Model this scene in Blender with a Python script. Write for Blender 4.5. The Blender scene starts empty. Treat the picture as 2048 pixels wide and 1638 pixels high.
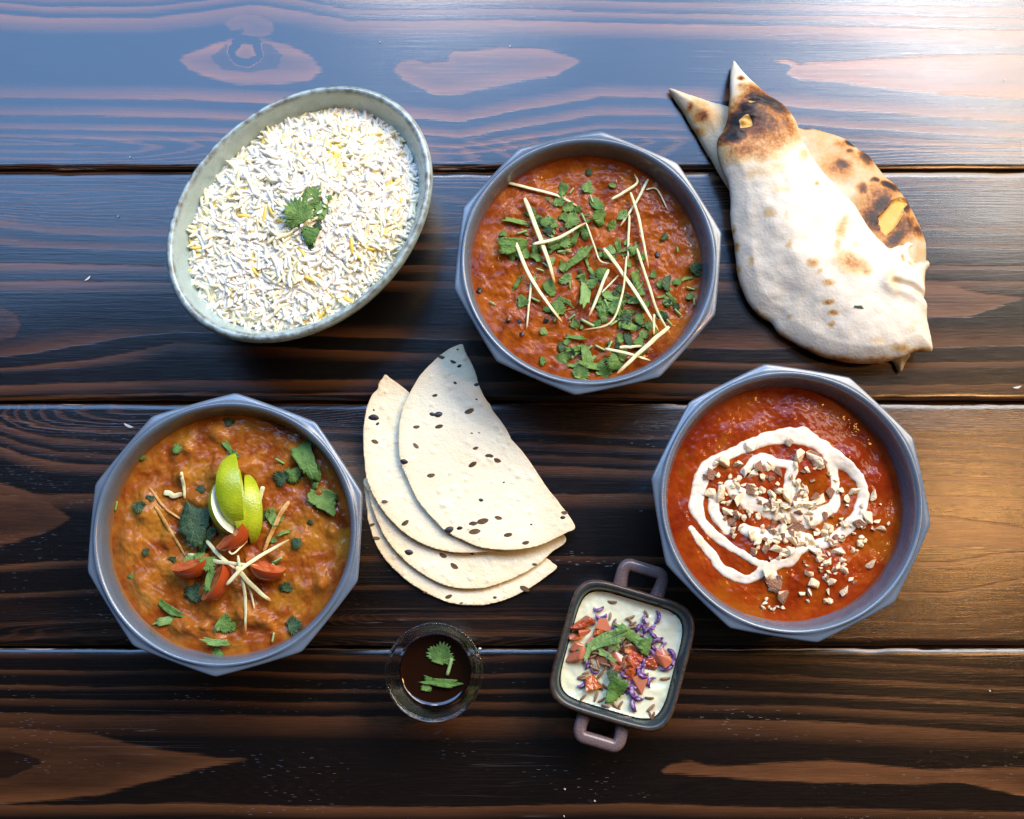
import bpy, bmesh, math, random
import numpy as np
from mathutils import Vector, Matrix

random.seed(7)
RNG = np.random.RandomState(11)
scene = bpy.context.scene
COL = scene.collection
PI = math.pi

# ------------------------------------------------------------------ camera
F_PX = 2300.0            # focal length in pixels of the 2048 px wide photograph
TILT = math.radians(8.5)
CZ = 0.705
CAM = np.array([0.0, -math.tan(TILT) * CZ, CZ])
cd = bpy.data.cameras.new('camera')
cam = bpy.data.objects.new('camera', cd)
COL.objects.link(cam)
cam.location = CAM
cam.rotation_euler = (TILT, 0, 0)
cd.sensor_width = 36.0
cd.lens = 36.0 * F_PX / 2048.0
cd.clip_start = 0.01
cd.clip_end = 50
scene.camera = cam

# ------------------------------------------------------------------ world and lamps
world = bpy.data.worlds.new('World')
scene.world = world
world.use_nodes = True
bg = world.node_tree.nodes['Background']
bg.inputs[0].default_value = (0.80, 0.74, 0.70, 1)
bg.inputs[1].default_value = 0.05


def area(name, loc, target, sx, sy, power, color):
    ld = bpy.data.lights.new(name, 'AREA')
    ld.shape = 'RECTANGLE'
    ld.size, ld.size_y = sx, sy
    ld.energy = power
    ld.color = color
    o = bpy.data.objects.new(name, ld)
    COL.objects.link(o)
    o.location = loc
    o.rotation_euler = (Vector(target) - Vector(loc)).to_track_quat('-Z', 'Y').to_euler()
    return o


area('window_light', (-0.15, 1.52, 2.35), (0, 0.05, 0), 3.4, 1.25, 108.0, (0.27, 0.52, 1.0))
area('bright_window_light', (1.75, 1.75, 2.05), (0.0, 0.0, 0), 2.6, 1.6, 160.0, (1.0, 0.84, 0.62))
for _n, _l, _sx, _sy, _p in (('middle_pane_light', (-0.20, 1.74, 2.40), .42, .13, 8.5), ('right_pane_light', (1.10, 1.52, 2.40), .62, .13, 10.5), ('side_pane_light', (1.36, 1.02, 2.40), .22, .14, 4.0)):
    area(_n, _l, (0.1, 0.2, 0), _sx, _sy, _p, (1.0, 0.90, 0.80))
area('warm_lamp_light', (0.66, 0.0, 0.95), (0.2, 0, 0), 0.10, 0.10, 2.6, (1.0, 0.48, 0.15))

scene.view_settings.view_transform = 'Standard'
scene.view_settings.look = 'None'
scene.view_settings.gamma = 1.0
scene.view_settings.use_curve_mapping = False
scene.view_settings.exposure = 0.0
scene.cycles.use_denoising = True
scene.cycles.max_bounces = 8
scene.cycles.transmission_bounces = 8
scene.cycles.caustics_reflective = False
scene.cycles.caustics_refractive = False
scene.cycles.sample_clamp_indirect = 4.0

# ------------------------------------------------------------------ helpers
CT, ST = math.cos(TILT), math.sin(TILT)


def at(px, py, z=0.0):
    """point of the place at height z that the photograph shows at pixel px, py"""
    u = (np.asarray(px, float) - 1024.0) / F_PX
    v = (819.0 - np.asarray(py, float)) / F_PX
    dy = v * CT + ST
    dz = v * ST - CT
    s = (z - CAM[2]) / dz
    return np.stack([CAM[0] + u * s, CAM[1] + dy * s, np.zeros_like(u) + z], -1)


def pix(x, y, z=0.0):
    rx, ry, rz = x - CAM[0], y - CAM[1], z - CAM[2]
    yc = ry * CT + rz * ST
    zc = -ry * ST + rz * CT
    return 1024 + F_PX * rx / -zc, 819 - F_PX * yc / -zc


def zoomf(x0, y0, k):
    return lambda X, Y: (x0 + np.asarray(X, float) / k, y0 + np.asarray(Y, float) / k)


Z1 = zoomf(880, 240, 2.925)     # orange curry
Z2 = zoomf(150, 760, 2.642)     # dal
Z3 = zoomf(1280, 700, 2.685)    # red curry
ZN = zoomf(1320, 80, 2.408)     # naan
ZP = zoomf(700, 670, 2.925)     # papad
ZC = zoomf(750, 1220, 6.825)    # cup
ZR = zoomf(1080, 1110, 3.994)   # raita
ZB = zoomf(300, 120, 2.73)      # rice


def vnoise(x, y, seed=0):
    x = np.asarray(x, float); y = np.asarray(y, float)
    xi = np.floor(x).astype(np.int64); yi = np.floor(y).astype(np.int64)
    fx = x - xi; fy = y - yi
    fx = fx * fx * (3 - 2 * fx); fy = fy * fy * (3 - 2 * fy)

    def h(a, b):
        n = (a * 374761393 + b * 668265263 + seed * 1442695041) & 0x7fffffff
        n = ((n ^ (n >> 13)) * 1274126177) & 0x7fffffff
        n = ((n ^ (n >> 16)) * 668265263) & 0x7fffffff
        return ((n ^ (n >> 11)) & 0xffff) / 65535.0
    a = h(xi, yi); b = h(xi + 1, yi); c = h(xi, yi + 1); d = h(xi + 1, yi + 1)
    return (a * (1 - fx) + b * fx) * (1 - fy) + (c * (1 - fx) + d * fx) * fy


def fbm(x, y, seed=0, octaves=4):
    s = 0; a = 0.5; t = 0
    for o in range(octaves):
        s = s + a * vnoise(x, y, seed + o * 17); t += a
        x = np.asarray(x) * 2.03 + 5.1; y = np.asarray(y) * 2.03 + 3.7; a *= 0.5
    return s / t - 0.5


def sstep(a, b, x):
    t = np.clip((np.asarray(x, float) - a) / (b - a), 0, 1)
    return t * t * (3 - 2 * t)


def mk(name, verts, faces, mats, parent=None, smooth=True, midx=None, attrs=None, link=True, fixn=False):
    me = bpy.data.meshes.new(name)
    me.from_pydata([tuple(v) for v in np.asarray(verts, float).tolist()], [], [tuple(f) for f in faces])
    for m in (mats if isinstance(mats, (list, tuple)) else [mats]):
        me.materials.append(m)
    if midx is not None:
        me.polygons.foreach_set('material_index', np.asarray(midx, np.int32))
    if smooth:
        me.polygons.foreach_set('use_smooth', np.ones(len(me.polygons), bool))
    for k, v in (attrs or {}).items():
        at_ = me.attributes.new(k, 'FLOAT', 'POINT')
        at_.data.foreach_set('value', np.asarray(v, np.float32))
    if fixn:
        bm = bmesh.new(); bm.from_mesh(me)
        bmesh.ops.recalc_face_normals(bm, faces=bm.faces[:])
        bm.to_mesh(me); bm.free()
    me.update()
    if not link:
        return me
    o = bpy.data.objects.new(name, me)
    COL.objects.link(o)
    if parent is not None:
        o.parent = parent
    return o


def inst(name, me, loc, rot=(0, 0, 0), scale=1.0, parent=None):
    o = bpy.data.objects.new(name, me)
    COL.objects.link(o)
    o.location = loc
    o.rotation_euler = rot
    o.scale = (scale,) * 3 if np.isscalar(scale) else scale
    if parent is not None:
        o.parent = parent
    return o


def empty(name, loc=(0, 0, 0)):
    o = bpy.data.objects.new(name, None)
    COL.objects.link(o)
    o.location = loc
    o.empty_display_size = 0.02
    return o


def tag(o, label=None, cat=None, group=None, kind=None):
    if label: o['label'] = label
    if cat: o['category'] = cat
    if group: o['group'] = group
    if kind: o['kind'] = kind
    return o


def closed_curve(pts, n):
    """closed Catmull-Rom through pts, resampled to n points"""
    p = np.asarray(pts, float); K = len(p)
    out = []
    per = 12
    for i in range(K):
        a, b, c, d = p[i - 1], p[i], p[(i + 1) % K], p[(i + 2) % K]
        for t in np.linspace(0, 1, per, endpoint=False):
            out.append(0.5 * ((2 * b) + (-a + c) * t + (2 * a - 5 * b + 4 * c - d) * t * t + (-a + 3 * b - 3 * c + d) * t ** 3))
    out = np.array(out)
    return resample(out, n, True)


def open_curve(pts, n):
    p = np.asarray(pts, float)
    if len(p) == 2:
        return p[0] + (p[1] - p[0]) * np.linspace(0, 1, n)[:, None]
    q = np.vstack([2 * p[0] - p[1], p, 2 * p[-1] - p[-2]])
    out = []
    for i in range(1, len(q) - 2):
        a, b, c, d = q[i - 1], q[i], q[i + 1], q[i + 2]
        for t in np.linspace(0, 1, 12, endpoint=False):
            out.append(0.5 * ((2 * b) + (-a + c) * t + (2 * a - 5 * b + 4 * c - d) * t * t + (-a + 3 * b - 3 * c + d) * t ** 3))
    out.append(p[-1])
    return resample(np.array(out), n, False)


def resample(p, n, closed):
    q = np.vstack([p, p[:1]]) if closed else p
    s = np.concatenate([[0], np.cumsum(np.linalg.norm(np.diff(q, axis=0), axis=1))])
    t = np.linspace(0, s[-1], n, endpoint=not closed)
    return np.stack([np.interp(t, s, q[:, k]) for k in range(q.shape[1])], -1)


def sdf(x, y, poly):
    """signed distance to a closed polygon, positive inside; also nearest point"""
    x = np.asarray(x, float).ravel(); y = np.asarray(y, float).ravel()
    P = np.asarray(poly, float)
    best = np.full(x.shape, 1e18); nx = np.zeros_like(x); ny = np.zeros_like(x)
    ins = np.zeros(x.shape, bool)
    for i in range(len(P)):
        ax, ay = P[i]; bx, by = P[(i + 1) % len(P)]
        ex, ey = bx - ax, by - ay
        L = ex * ex + ey * ey + 1e-18
        t = np.clip(((x - ax) * ex + (y - ay) * ey) / L, 0, 1)
        qx = ax + t * ex; qy = ay + t * ey
        d = (x - qx) ** 2 + (y - qy) ** 2
        m = d < best
        best = np.where(m, d, best); nx = np.where(m, qx, nx); ny = np.where(m, qy, ny)
        c = ((ay > y) != (by > y))
        xc = ax + (y - ay) * ex / (ey if abs(ey) > 1e-15 else 1e-15)
        ins ^= c & (x < xc)
    d = np.sqrt(best)
    return np.where(ins, d, -d), nx, ny


def line_dist(x, y, pts):
    """distance to an open polyline and position (0..1) along it"""
    x = np.asarray(x, float); y = np.asarray(y, float)
    P = np.asarray(pts, float)
    seg = np.linalg.norm(np.diff(P, axis=0), axis=1)
    cum = np.concatenate([[0], np.cumsum(seg)])
    best = np.full(x.shape, 1e18); tt = np.zeros(x.shape)
    for i in range(len(P) - 1):
        ex, ey = P[i + 1] - P[i]
        t = np.clip(((x - P[i, 0]) * ex + (y - P[i, 1]) * ey) / (ex * ex + ey * ey + 1e-18), 0, 1)
        d = (x - P[i, 0] - t * ex) ** 2 + (y - P[i, 1] - t * ey) ** 2
        m = d < best
        best = np.where(m, d, best); tt = np.where(m, (cum[i] + t * seg[i]) / cum[-1], tt)
    return np.sqrt(best), tt


def sheet(name, outline, res, top, bot, mats, attr=None, parent=None, holes=None):
    """solid slab inside an outline: top(x,y,d) and bot(x,y,d) give heights, d = distance to the edge"""
    O = np.asarray(outline, float)
    x0, y0 = O.min(0) - res * 1.01; x1, y1 = O.max(0) + res * 1.01
    gx = np.arange(x0, x1 + res, res); gy = np.arange(y0, y1 + res, res)
    X, Y = np.meshgrid(gx, gy)
    sh = X.shape
    d, nx, ny = sdf(X, Y, O)
    d = d.reshape(sh); nx = nx.reshape(sh); ny = ny.reshape(sh)
    ins = d > 0
    Xs = np.where(ins, X, nx); Ys = np.where(ins, Y, ny); D = np.where(ins, d, 0)
    if holes is not None:
        pass
    cell = ins[:-1, :-1] | ins[1:, :-1] | ins[:-1, 1:] | ins[1:, 1:]
    used = np.zeros(sh, bool)
    used[:-1, :-1] |= cell; used[1:, :-1] |= cell; used[:-1, 1:] |= cell; used[1:, 1:] |= cell
    idx = -np.ones(sh, int); n = used.sum(); idx[used] = np.arange(n)
    xs, ys, ds = Xs[used], Ys[used], D[used]
    zt = top(xs, ys, ds); zb = bot(xs, ys, ds)
    V = np.vstack([np.stack([xs, ys, zt], -1), np.stack([xs, ys, zb], -1)])
    ci, cj = np.nonzero(cell)
    a = idx[ci, cj]; b = idx[ci, cj + 1]; c = idx[ci + 1, cj + 1]; e = idx[ci + 1, cj]
    ft = np.stack([a, b, c, e], -1); fb = np.stack([a, e, c, b], -1) + n
    # boundary edges
    ed = np.vstack([ft[:, [0, 1]], ft[:, [1, 2]], ft[:, [2, 3]], ft[:, [3, 0]]])
    key = np.sort(ed, 1); k = key[:, 0].astype(np.int64) * (2 * n) + key[:, 1]
    u, first, cnt = np.unique(k, return_index=True, return_counts=True)
    be = ed[first[cnt == 1]]
    fs = np.stack([be[:, 0], be[:, 0] + n, be[:, 1] + n, be[:, 1]], -1)
    F = np.vstack([ft, fb, fs]).tolist()
    at_ = None
    if attr:
        at_ = {k_: np.tile(f(xs, ys, ds), 2) for k_, f in attr.items()}
    o = mk(name, V, F, mats, parent, True, None, at_)
    return o


def loft(name, rings, mats, parent=None, cap0=True, cap1=True, midx=None, smooth=True, link=True):
    """rings: list of (N,3) closed rings"""
    N = len(rings[0]); V = np.vstack(rings); F = []; M = []
    for r in range(len(rings) - 1):
        for i in range(N):
            j = (i + 1) % N
            F.append((r * N + i, r * N + j, (r + 1) * N + j, (r + 1) * N + i))
            M.append(midx[r] if midx else 0)
    if cap0:
        F.append(tuple(range(N - 1, -1, -1))); M.append(midx[0] if midx else 0)
    if cap1:
        F.append(tuple(range((len(rings) - 1) * N, len(rings) * N))); M.append(midx[-1] if midx else 0)
    return mk(name, V, F, mats, parent, smooth, M, None, link, True)


def tube(name, pts, wid, hgt, mats, parent=None, sec=8, sq=0.6, attrs_t=False, link=True, twist=0.0):
    """swept rounded-rectangle section along 3D points; wid/hgt arrays of full sizes"""
    P = np.asarray(pts, float); n = len(P)
    wid = np.broadcast_to(wid, n).astype(float); hgt = np.broadcast_to(hgt, n).astype(float)
    T = np.gradient(P, axis=0); T /= np.linalg.norm(T, axis=1)[:, None] + 1e-12
    up = np.array([0, 0, 1.0])
    rings = []; tv = []
    for i in range(n):
        s = np.cross(T[i], up); s /= np.linalg.norm(s) + 1e-9
        w = np.cross(s, T[i])
        tw = twist * i / n
        s, w = s * math.cos(tw) + w * math.sin(tw), w * math.cos(tw) - s * math.sin(tw)
        a = np.linspace(0, 2 * PI, sec, endpoint=False) + PI / sec
        ca = np.sign(np.cos(a)) * np.abs(np.cos(a)) ** sq; sa = np.sign(np.sin(a)) * np.abs(np.sin(a)) ** sq
        rings.append(P[i] + np.outer(ca * wid[i] / 2, s) + np.outer(sa * hgt[i] / 2, w))
        tv += [i / (n - 1)] * sec
    V = np.vstack(rings); F = []
    for r in range(n - 1):
        for i in range(sec):
            j = (i + 1) % sec
            F.append((r * sec + i, r * sec + j, (r + 1) * sec + j, (r + 1) * sec + i))
    F.append(tuple(range(sec - 1, -1, -1))); F.append(tuple(range((n - 1) * sec, n * sec)))
    return mk(name, V, F, mats, parent, True, None, {'along': tv} if attrs_t else None, link, True)


# ------------------------------------------------------------------ node helper
class NT:
    def __init__(self, name):
        self.m = bpy.data.materials.new(name)
        self.m.use_nodes = True
        self.t = self.m.node_tree
        self.b = self.t.nodes['Principled BSDF']

    def n(self, typ, ins=None, **props):
        nd = self.t.nodes.new('ShaderNode' + typ)
        for k, v in props.items():
            setattr(nd, k, v)
        for k, v in (ins or {}).items():
            self.put(nd.inputs[k], v)
        return nd

    def put(self, sock, v):
        if isinstance(v, bpy.types.NodeSocket):
            self.t.links.new(v, sock)
        elif isinstance(v, bpy.types.Node):
            self.t.links.new(v.outputs[0], sock)
        else:
            if sock.type == 'RGBA' and len(v) == 3:
                v = (*v, 1)
            sock.default_value = v

    def set(self, **kw):
        for k, v in kw.items():
            self.put(self.b.inputs[k.replace('_', ' ')], v)

    def noise(self, scale, detail=3, rough=0.5, vec=None, dist=0.0):
        return self.n('TexNoise', dict(Scale=scale, Detail=detail, Roughness=rough, Distortion=dist, **({'Vector': vec} if vec is not None else {}))).outputs[0]

    def math(self, op, a, b=0.0, c=None, clamp=False):
        nd = self.n('Math', operation=op); nd.use_clamp = clamp
        self.put(nd.inputs[0], a); self.put(nd.inputs[1], b)
        if c is not None: self.put(nd.inputs[2], c)
        return nd.outputs[0]

    def map(self, v, a, b, c=0.0, d=1.0, smooth=False):
        nd = self.n('MapRange')
        if smooth: nd.interpolation_type = 'SMOOTHSTEP'
        for i, x in enumerate((v, a, b, c, d)):
            self.put(nd.inputs[i], x)
        return nd.outputs[0]

    def mix(self, f, a, b, mode='MIX'):
        nd = self.n('Mix', data_type='RGBA', blend_type=mode)
        self.put(nd.inputs[0], f); self.put(nd.inputs[6], a); self.put(nd.inputs[7], b)
        return nd.outputs[2]

    def ramp(self, f, stops, interp='LINEAR'):
        nd = self.n('ValToRGB', {0: f})
        cr = nd.color_ramp; cr.interpolation = interp
        while len(cr.elements) > 1: cr.elements.remove(cr.elements[-1])
        for i, (p, c) in enumerate(stops):
            e = cr.elements[0] if i == 0 else cr.elements.new(p)
            e.position = p
            e.color = (*c, 1) if not np.isscalar(c) else (c, c, c, 1)
        return nd.outputs[0]

    def attr(self, name):
        return self.n('Attribute', attribute_name=name).outputs['Fac']

    def obj(self):
        return self.n('TexCoord').outputs['Object']

    def pos(self):
        return self.n('NewGeometry').outputs['Position']

    def rnd(self):
        return self.n('ObjectInfo').outputs['Random']

    def vmul(self, v, s):
        nd = self.n('VectorMath', operation='MULTIPLY'); self.put(nd.inputs[0], v); nd.inputs[1].default_value = s
        return nd.outputs[0]

    def vadd(self, v, s):
        nd = self.n('VectorMath', operation='ADD'); self.put(nd.inputs[0], v); self.put(nd.inputs[1], s)
        return nd.outputs[0]

    def bump(self, h, dist, strength=1.0, normal=None):
        nd = self.n('Bump', dict(Height=h, Distance=dist, Strength=strength, **({'Normal': normal} if normal is not None else {})))
        self.put(self.b.inputs['Normal'], nd.outputs[0])
        return nd.outputs[0]

# ------------------------------------------------------------------ wooden table
PLANK_EDGES = [-660, -122, 341.5, 804.5, 1294.5, 1815, 2360]     # seams, pixel rows on the table top

# light growth bands: (row, crisp side: -1 upper edge / +1 lower edge, width, strength)
BANDS = {
    0: [(-560, 1, 30, .6), (-420, -1, 40, .7), (-300, 1, 25, .6), (-200, -1, 20, .5)],
    1: [(-70, 1, 30, .6), (-38, -1, 22, .6), (-8, -1, 18, .7), (14, -1, 16, .75), (36, -1, 34, .85), (195, 1, 30, .8), (230, 1, 22, .75),
        (258, 1, 14, .6), (276, 1, 10, .5)],
    2: [(466, 1, 20, .55), (497, 1, 18, .6), (530, -1, 20, .7), (562, -1, 24, .7), (690, 1, 40, .5),
        (722, -1, 18, .6), (768, -1, 22, .6), (797, 1, 10, .5)],
    3: [(866, 1, 10, .5), (884, -1, 16, .6), (908, -1, 16, .5), (930, -1, 26, .85), (990, -1, 34, .75), (1112, -1, 16, .75),
        (1128, 1, 10, .5), (1172, -1, 12, .5), (1240, 1, 10, .35), (1272, 1, 16, .35)],
    4: [(1306, -1, 14, .5), (1342, -1, 12, .7), (1375, -1, 10, .8), (1402, -1, 18, .65), (1432, -1, 46, .75),
        (1612, -1, 26, .7), (1680, 1, 40, .6), (1740, -1, 30, .6)],
    5: [(1880, -1, 30, .6), (1950, 1, 24, .7), (2040, -1, 40, .7), (2200, 1, 50, .7)],
}
BLOBS = {
    1: [(+1, [(358, 118), (380, 105), (440, 85), (465, 78), (540, 80), (590, 95), (625, 115), (645, 140), (620, 160), (560, 168), (470, 168), (420, 155), (380, 140)], .8),
        (-1, [(420, 115), (450, 90), (490, 82), (540, 88), (565, 110), (555, 135), (500, 145), (445, 138)], .55),
        (+1, [(470, 105), (485, 87), (505, 90), (512, 110), (495, 119), (477, 115)], .8),
        (+1, [(447, 45), (470, 30), (510, 28), (545, 42), (548, 62), (530, 72), (500, 76), (480, 72), (490, 55), (465, 62)], .55),
        (+1, [(788, 140), (800, 120), (830, 118), (850, 125), (895, 120), (905, 100), (935, 102), (1000, 94), (1080, 97), (1130, 108), (1162, 120), (1140, 135), (1110, 152), (1050, 160), (980, 175), (900, 190), (870, 188), (830, 170), (805, 155)], .85),
        (+1, [(1550, 120), (1575, 119), (1600, 128), (1625, 125), (1700, 120), (1850, 112), (2048, 108), (2400, 105), (2400, 215), (2048, 196), (1900, 190), (1820, 182), (1740, 172), (1680, 163), (1600, 158), (1572, 145), (1585, 132)], .8)],
    2: [(+1, [(1700, 560), (1850, 566), (1920, 575), (1970, 588), (2048, 596), (2000, 612), (1940, 632), (1850, 634), (1700, 630)], .85),
        (+1, [(-200, 600), (0, 612), (35, 630), (42, 652), (30, 672), (0, 682), (-200, 690)], .35)],
    3: [(+1, [(-300, 930), (0, 965), (60, 985), (100, 1005), (142, 1036), (110, 1058), (60, 1075), (0, 1092), (-300, 1120)], .7),
        (+1, [(1820, 1030), (1900, 1032), (1960, 1040), (2060, 1055), (2500, 1060), (2500, 1100), (2060, 1100), (1950, 1092), (1820, 1095)], .8)],
    4: [(+1, [(-200, 1445), (0, 1455), (100, 1460), (190, 1468), (260, 1488), (330, 1500), (420, 1512), (440, 1516), (497, 1519), (430, 1530), (330, 1555), (200, 1590), (0, 1608), (-200, 1620)], .85),
        (-1, [(-100, 1500), (20, 1500), (90, 1522), (20, 1555), (-100, 1560)], .6),
        (+1, [(1320, 1545), (1340, 1530), (1380, 1522), (1410, 1530), (1440, 1532), (1550, 1525), (1660, 1520), (1760, 1530), (1850, 1540), (1920, 1538), (2048, 1533), (2400, 1530), (2400, 1610), (2048, 1592), (2000, 1580), (1920, 1562), (1830, 1570), (1700, 1565), (1550, 1562), (1450, 1552), (1380, 1550)], .9)],
}


def warp(k, x, y):
    """how far (in rows) the growth lines of plank k bend at x, y"""
    w = 6 * fbm(x / 420.0, y / 130.0, 31 + k, 2) * 2
    if k == 1:
        up = np.interp(x, [-400, 0, 100, 300, 400, 500, 600, 700, 1000, 1400, 2048, 2500], [-5, -8, 0, 0, -10, -24, -12, 6, 3, 13, 24, 30])
        lo = np.interp(x, [-400, 0, 400, 700, 830, 920, 1020, 1200, 1400, 1600, 2048, 2500], [-10, 0, 6, 20, 42, 50, 30, 0, 4, 20, 50, 60])
        s = sstep(60, 180, y)
        w = w * .5 + up * (1 - s) + lo * s * (1 - .45 * sstep(250, 340, y))
    if k == 2:
        w = w + np.interp(x, [-400, 0, 100, 350, 900, 1500, 2048, 2500], [-30, -14, 0, 6, 0, -8, -2, 6]) * (1 - sstep(420, 560, y))
        w = w + np.interp(x, [-400, -100, 30, 150, 350, 700, 1500, 2048], [70, 40, 22, 0, -36, -20, 10, 5]) * sstep(630, 690, y) * (1 - .75 * sstep(690, 760, y))
    if k == 3:
        w = w + np.interp(x, [-400, 0, 50, 110, 250, 600, 1050, 1300, 1800, 2048], [-90, -34, -16, -4, 3, 0, 0, 12, 18, 30]) * (1 - sstep(940, 1000, y))
        w = w + np.interp(x, [-400, 0, 200, 1000, 1900, 2048], [30, 18, 4, 0, 10, -20]) * sstep(1080, 1120, y) * (1 - .4 * sstep(1150, 1280, y))
    if k == 4:
        w = w + np.interp(x, [-400, 0, 900, 1300, 1600, 2048, 2500], [-14, -4, 6, 2, 10, 34, 50]) * (1 - sstep(1470, 1560, y) * .7)
    return w


def wood_material(k):
    T = NT('dark_stained_wood')
    e0, e1 = PLANK_EDGES[k], PLANK_EDGES[k + 1]
    P = T.obj()
    # fibre coordinates: strongly stretched along the plank
    fib = T.vmul(P, (14.0, 420.0, 1.0))
    fine = T.noise(1.0, 4, 0.6, T.vadd(fib, (k * 13.1, k * 7.7, 0)))
    fib2 = T.vmul(P, (60.0, 1500.0, 1.0))
    hair = T.noise(1.0, 3, 0.6, T.vadd(fib2, (k * 3.1, k * 9.7, 0)))
    broad = T.noise(7.0, 3, 0.55, T.vadd(T.vmul(P, (0.6, 2.2, 1)), (k * 5.3, 2, 0)))
    band = T.attr('band')
    rag = T.math('ADD', T.math('MULTIPLY', T.math('SUBTRACT', fine, 0.5), 11.0), T.math('MULTIPLY', T.math('SUBTRACT', hair, 0.5), 9.0))
    b2 = T.math('ADD', band, rag)
    f = T.map(b2, e0, e1, 0, 1)
    st = [(0.0, 0.0)]
    for (r, side, wd, s) in sorted(BANDS[k]):
        c = lambda q: min(max((q - e0) / (e1 - e0), 0.0005), 0.9995)
        if side < 0:
            st += [(c(r - 1.5), 0.0), (c(r + 1.5), s), (c(r + wd), 0.0)]
        else:
            st += [(c(r - wd), 0.0), (c(r - 1.5), s), (c(r + 1.5), 0.0)]
    fixed = []
    for p, v in st:
        if fixed and p <= fixed[-1][0]: p = fixed[-1][0] + 0.0006
        fixed.append((p, v))
    light = T.n('SeparateColor', {0: T.ramp(f, fixed[:32])}).outputs[0]
    # thin growth lines in the gaps between the broad bands
    ring = T.math('SINE', T.math('MULTIPLY', b2, T.map(T.noise(9.0, 1, .5, T.vmul(P, (.3, 3, 1))), .3, .7, .42, .62)))
    light = T.math('ADD', light, T.math('MULTIPLY', T.map(ring, 0.1, 1.0, 0, 1), T.map(T.attr('lines'), 0, 1, 0.0, 0.34)))
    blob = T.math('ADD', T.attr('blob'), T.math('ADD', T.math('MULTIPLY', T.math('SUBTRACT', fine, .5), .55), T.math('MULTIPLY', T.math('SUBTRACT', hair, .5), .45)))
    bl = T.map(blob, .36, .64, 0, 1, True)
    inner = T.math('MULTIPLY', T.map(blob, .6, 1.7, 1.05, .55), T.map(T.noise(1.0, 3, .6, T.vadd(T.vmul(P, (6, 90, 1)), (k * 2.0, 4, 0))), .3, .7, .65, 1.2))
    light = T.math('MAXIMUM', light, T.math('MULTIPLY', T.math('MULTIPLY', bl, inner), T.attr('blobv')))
    dk = T.map(T.math('ADD', T.attr('dark'), T.math('MULTIPLY', T.math('SUBTRACT', fine, .5), .45)), .42, .58, 1.0, .25, True)
    light = T.math('MULTIPLY', light, dk)
    # uneven stain take-up, lamp glow painted in as brown, then fibre streaks
    light = T.math('MULTIPLY', light, T.map(broad, .3, .7, .55, 1.15))
    light = T.math('ADD', light, T.math('MULTIPLY', T.attr('glow_brown'), T.map(fine, .3, .7, .25, .75)))
    light = T.math('MULTIPLY', light, T.map(hair, .3, .7, .78, 1.14) if k < 3 else T.map(hair, .3, .7, .74, 1.15), clamp=True)
    base = T.mix(T.map(broad, .35, .65, 0, 1), (0.0018, 0.0011, 0.0011), (0.0042, 0.0020, 0.0013))
    pb = 1.5 if k <= 1 else (1.05 if k == 2 else .78)  # pale grain lighter on upper planks: stronger window light painted into the colour
    col = T.mix(light, base, T.mix(broad, tuple(pb * q for q in (0.120, 0.038, 0.0095)), tuple(pb * q for q in (0.200, 0.080, 0.028))))
    # pale open pores: short dashes along the grain in the dark wood
    por = T.n('TexVoronoi', {'Vector': T.vadd(T.vmul(P, (110.0, 1000.0, 1)), (k * 4.0, 0, 0)), 'Scale': 1.0}).outputs[0]
    pm = T.math('MULTIPLY', T.map(por, .10, .17, 1, 0), T.map(T.noise(14.0, 2, .5, T.vadd(T.vmul(P, (.7, 3.5, 1)), (9, k * 3.3, 0))), .50, .62, 0, 1))
    col = T.mix(T.math('MULTIPLY', pm, .16 if k in (3, 4) else .0), col, (0.12, 0.09, 0.08))
    sv = T.vadd(T.vmul(P, (3.0, 260.0, 1)), (k * 17.0, k * 5.0, 0))
    sc = T.math('MULTIPLY', T.map(T.math('ABSOLUTE', T.math('SUBTRACT', T.noise(1.0, 1, .4, sv), .5)), .0, .006, 1, 0), T.map(T.noise(6.0, 2, .5, T.vadd(P, (k * 3.0, 1, 0))), .56, .64, 0, 1))
    col = T.mix(T.math('MULTIPLY', sc, .35), col, (0.20, 0.17, 0.16))
    rgh = T.math('ADD', T.map(light, 0, 1, .19 if k <= 2 else .23, .25 if k <= 2 else .30), T.map(hair, .3, .7, -.02, .04))
    T.set(Base_Color=col, Roughness=rgh, Specular_IOR_Level=0.66)
    hh = T.math('ADD', T.math('MULTIPLY', fine, .5), T.math('MULTIPLY', hair, .35))
    hh = T.math('SUBTRACT', hh, T.math('MULTIPLY', light, .5))
    hh = T.math('ADD', hh, T.math('MULTIPLY', pm, -.5 if k in (3, 4) else 0.0))
    T.bump(hh, 0.0004 if k >= 3 else 0.00022, .35)
    return T.m


def worn_edge_material(k, amount):
    T = NT('worn_plank_edge')
    P = T.obj()
    n1 = T.noise(1.0, 4, .65, T.vadd(T.vmul(P, (38, 500, 200)), (k * 11.0, 0, 0)))
    n2 = T.noise(5.0, 2, .5, T.vadd(P, (k * 2.0, 3, 1)))
    f = T.map(T.math('ADD', n1, T.math('MULTIPLY', T.math('SUBTRACT', n2, .5), .9)), .66 - amount * .20, .76 - amount * .20, 0, 1)
    T.set(Base_Color=T.mix(f, (0.035, 0.019, 0.012), (0.34, 0.27, 0.22)), Roughness=.9, Specular_IOR_Level=.05)
    T.bump(n1, .0006, .8)
    return T.m


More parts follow.
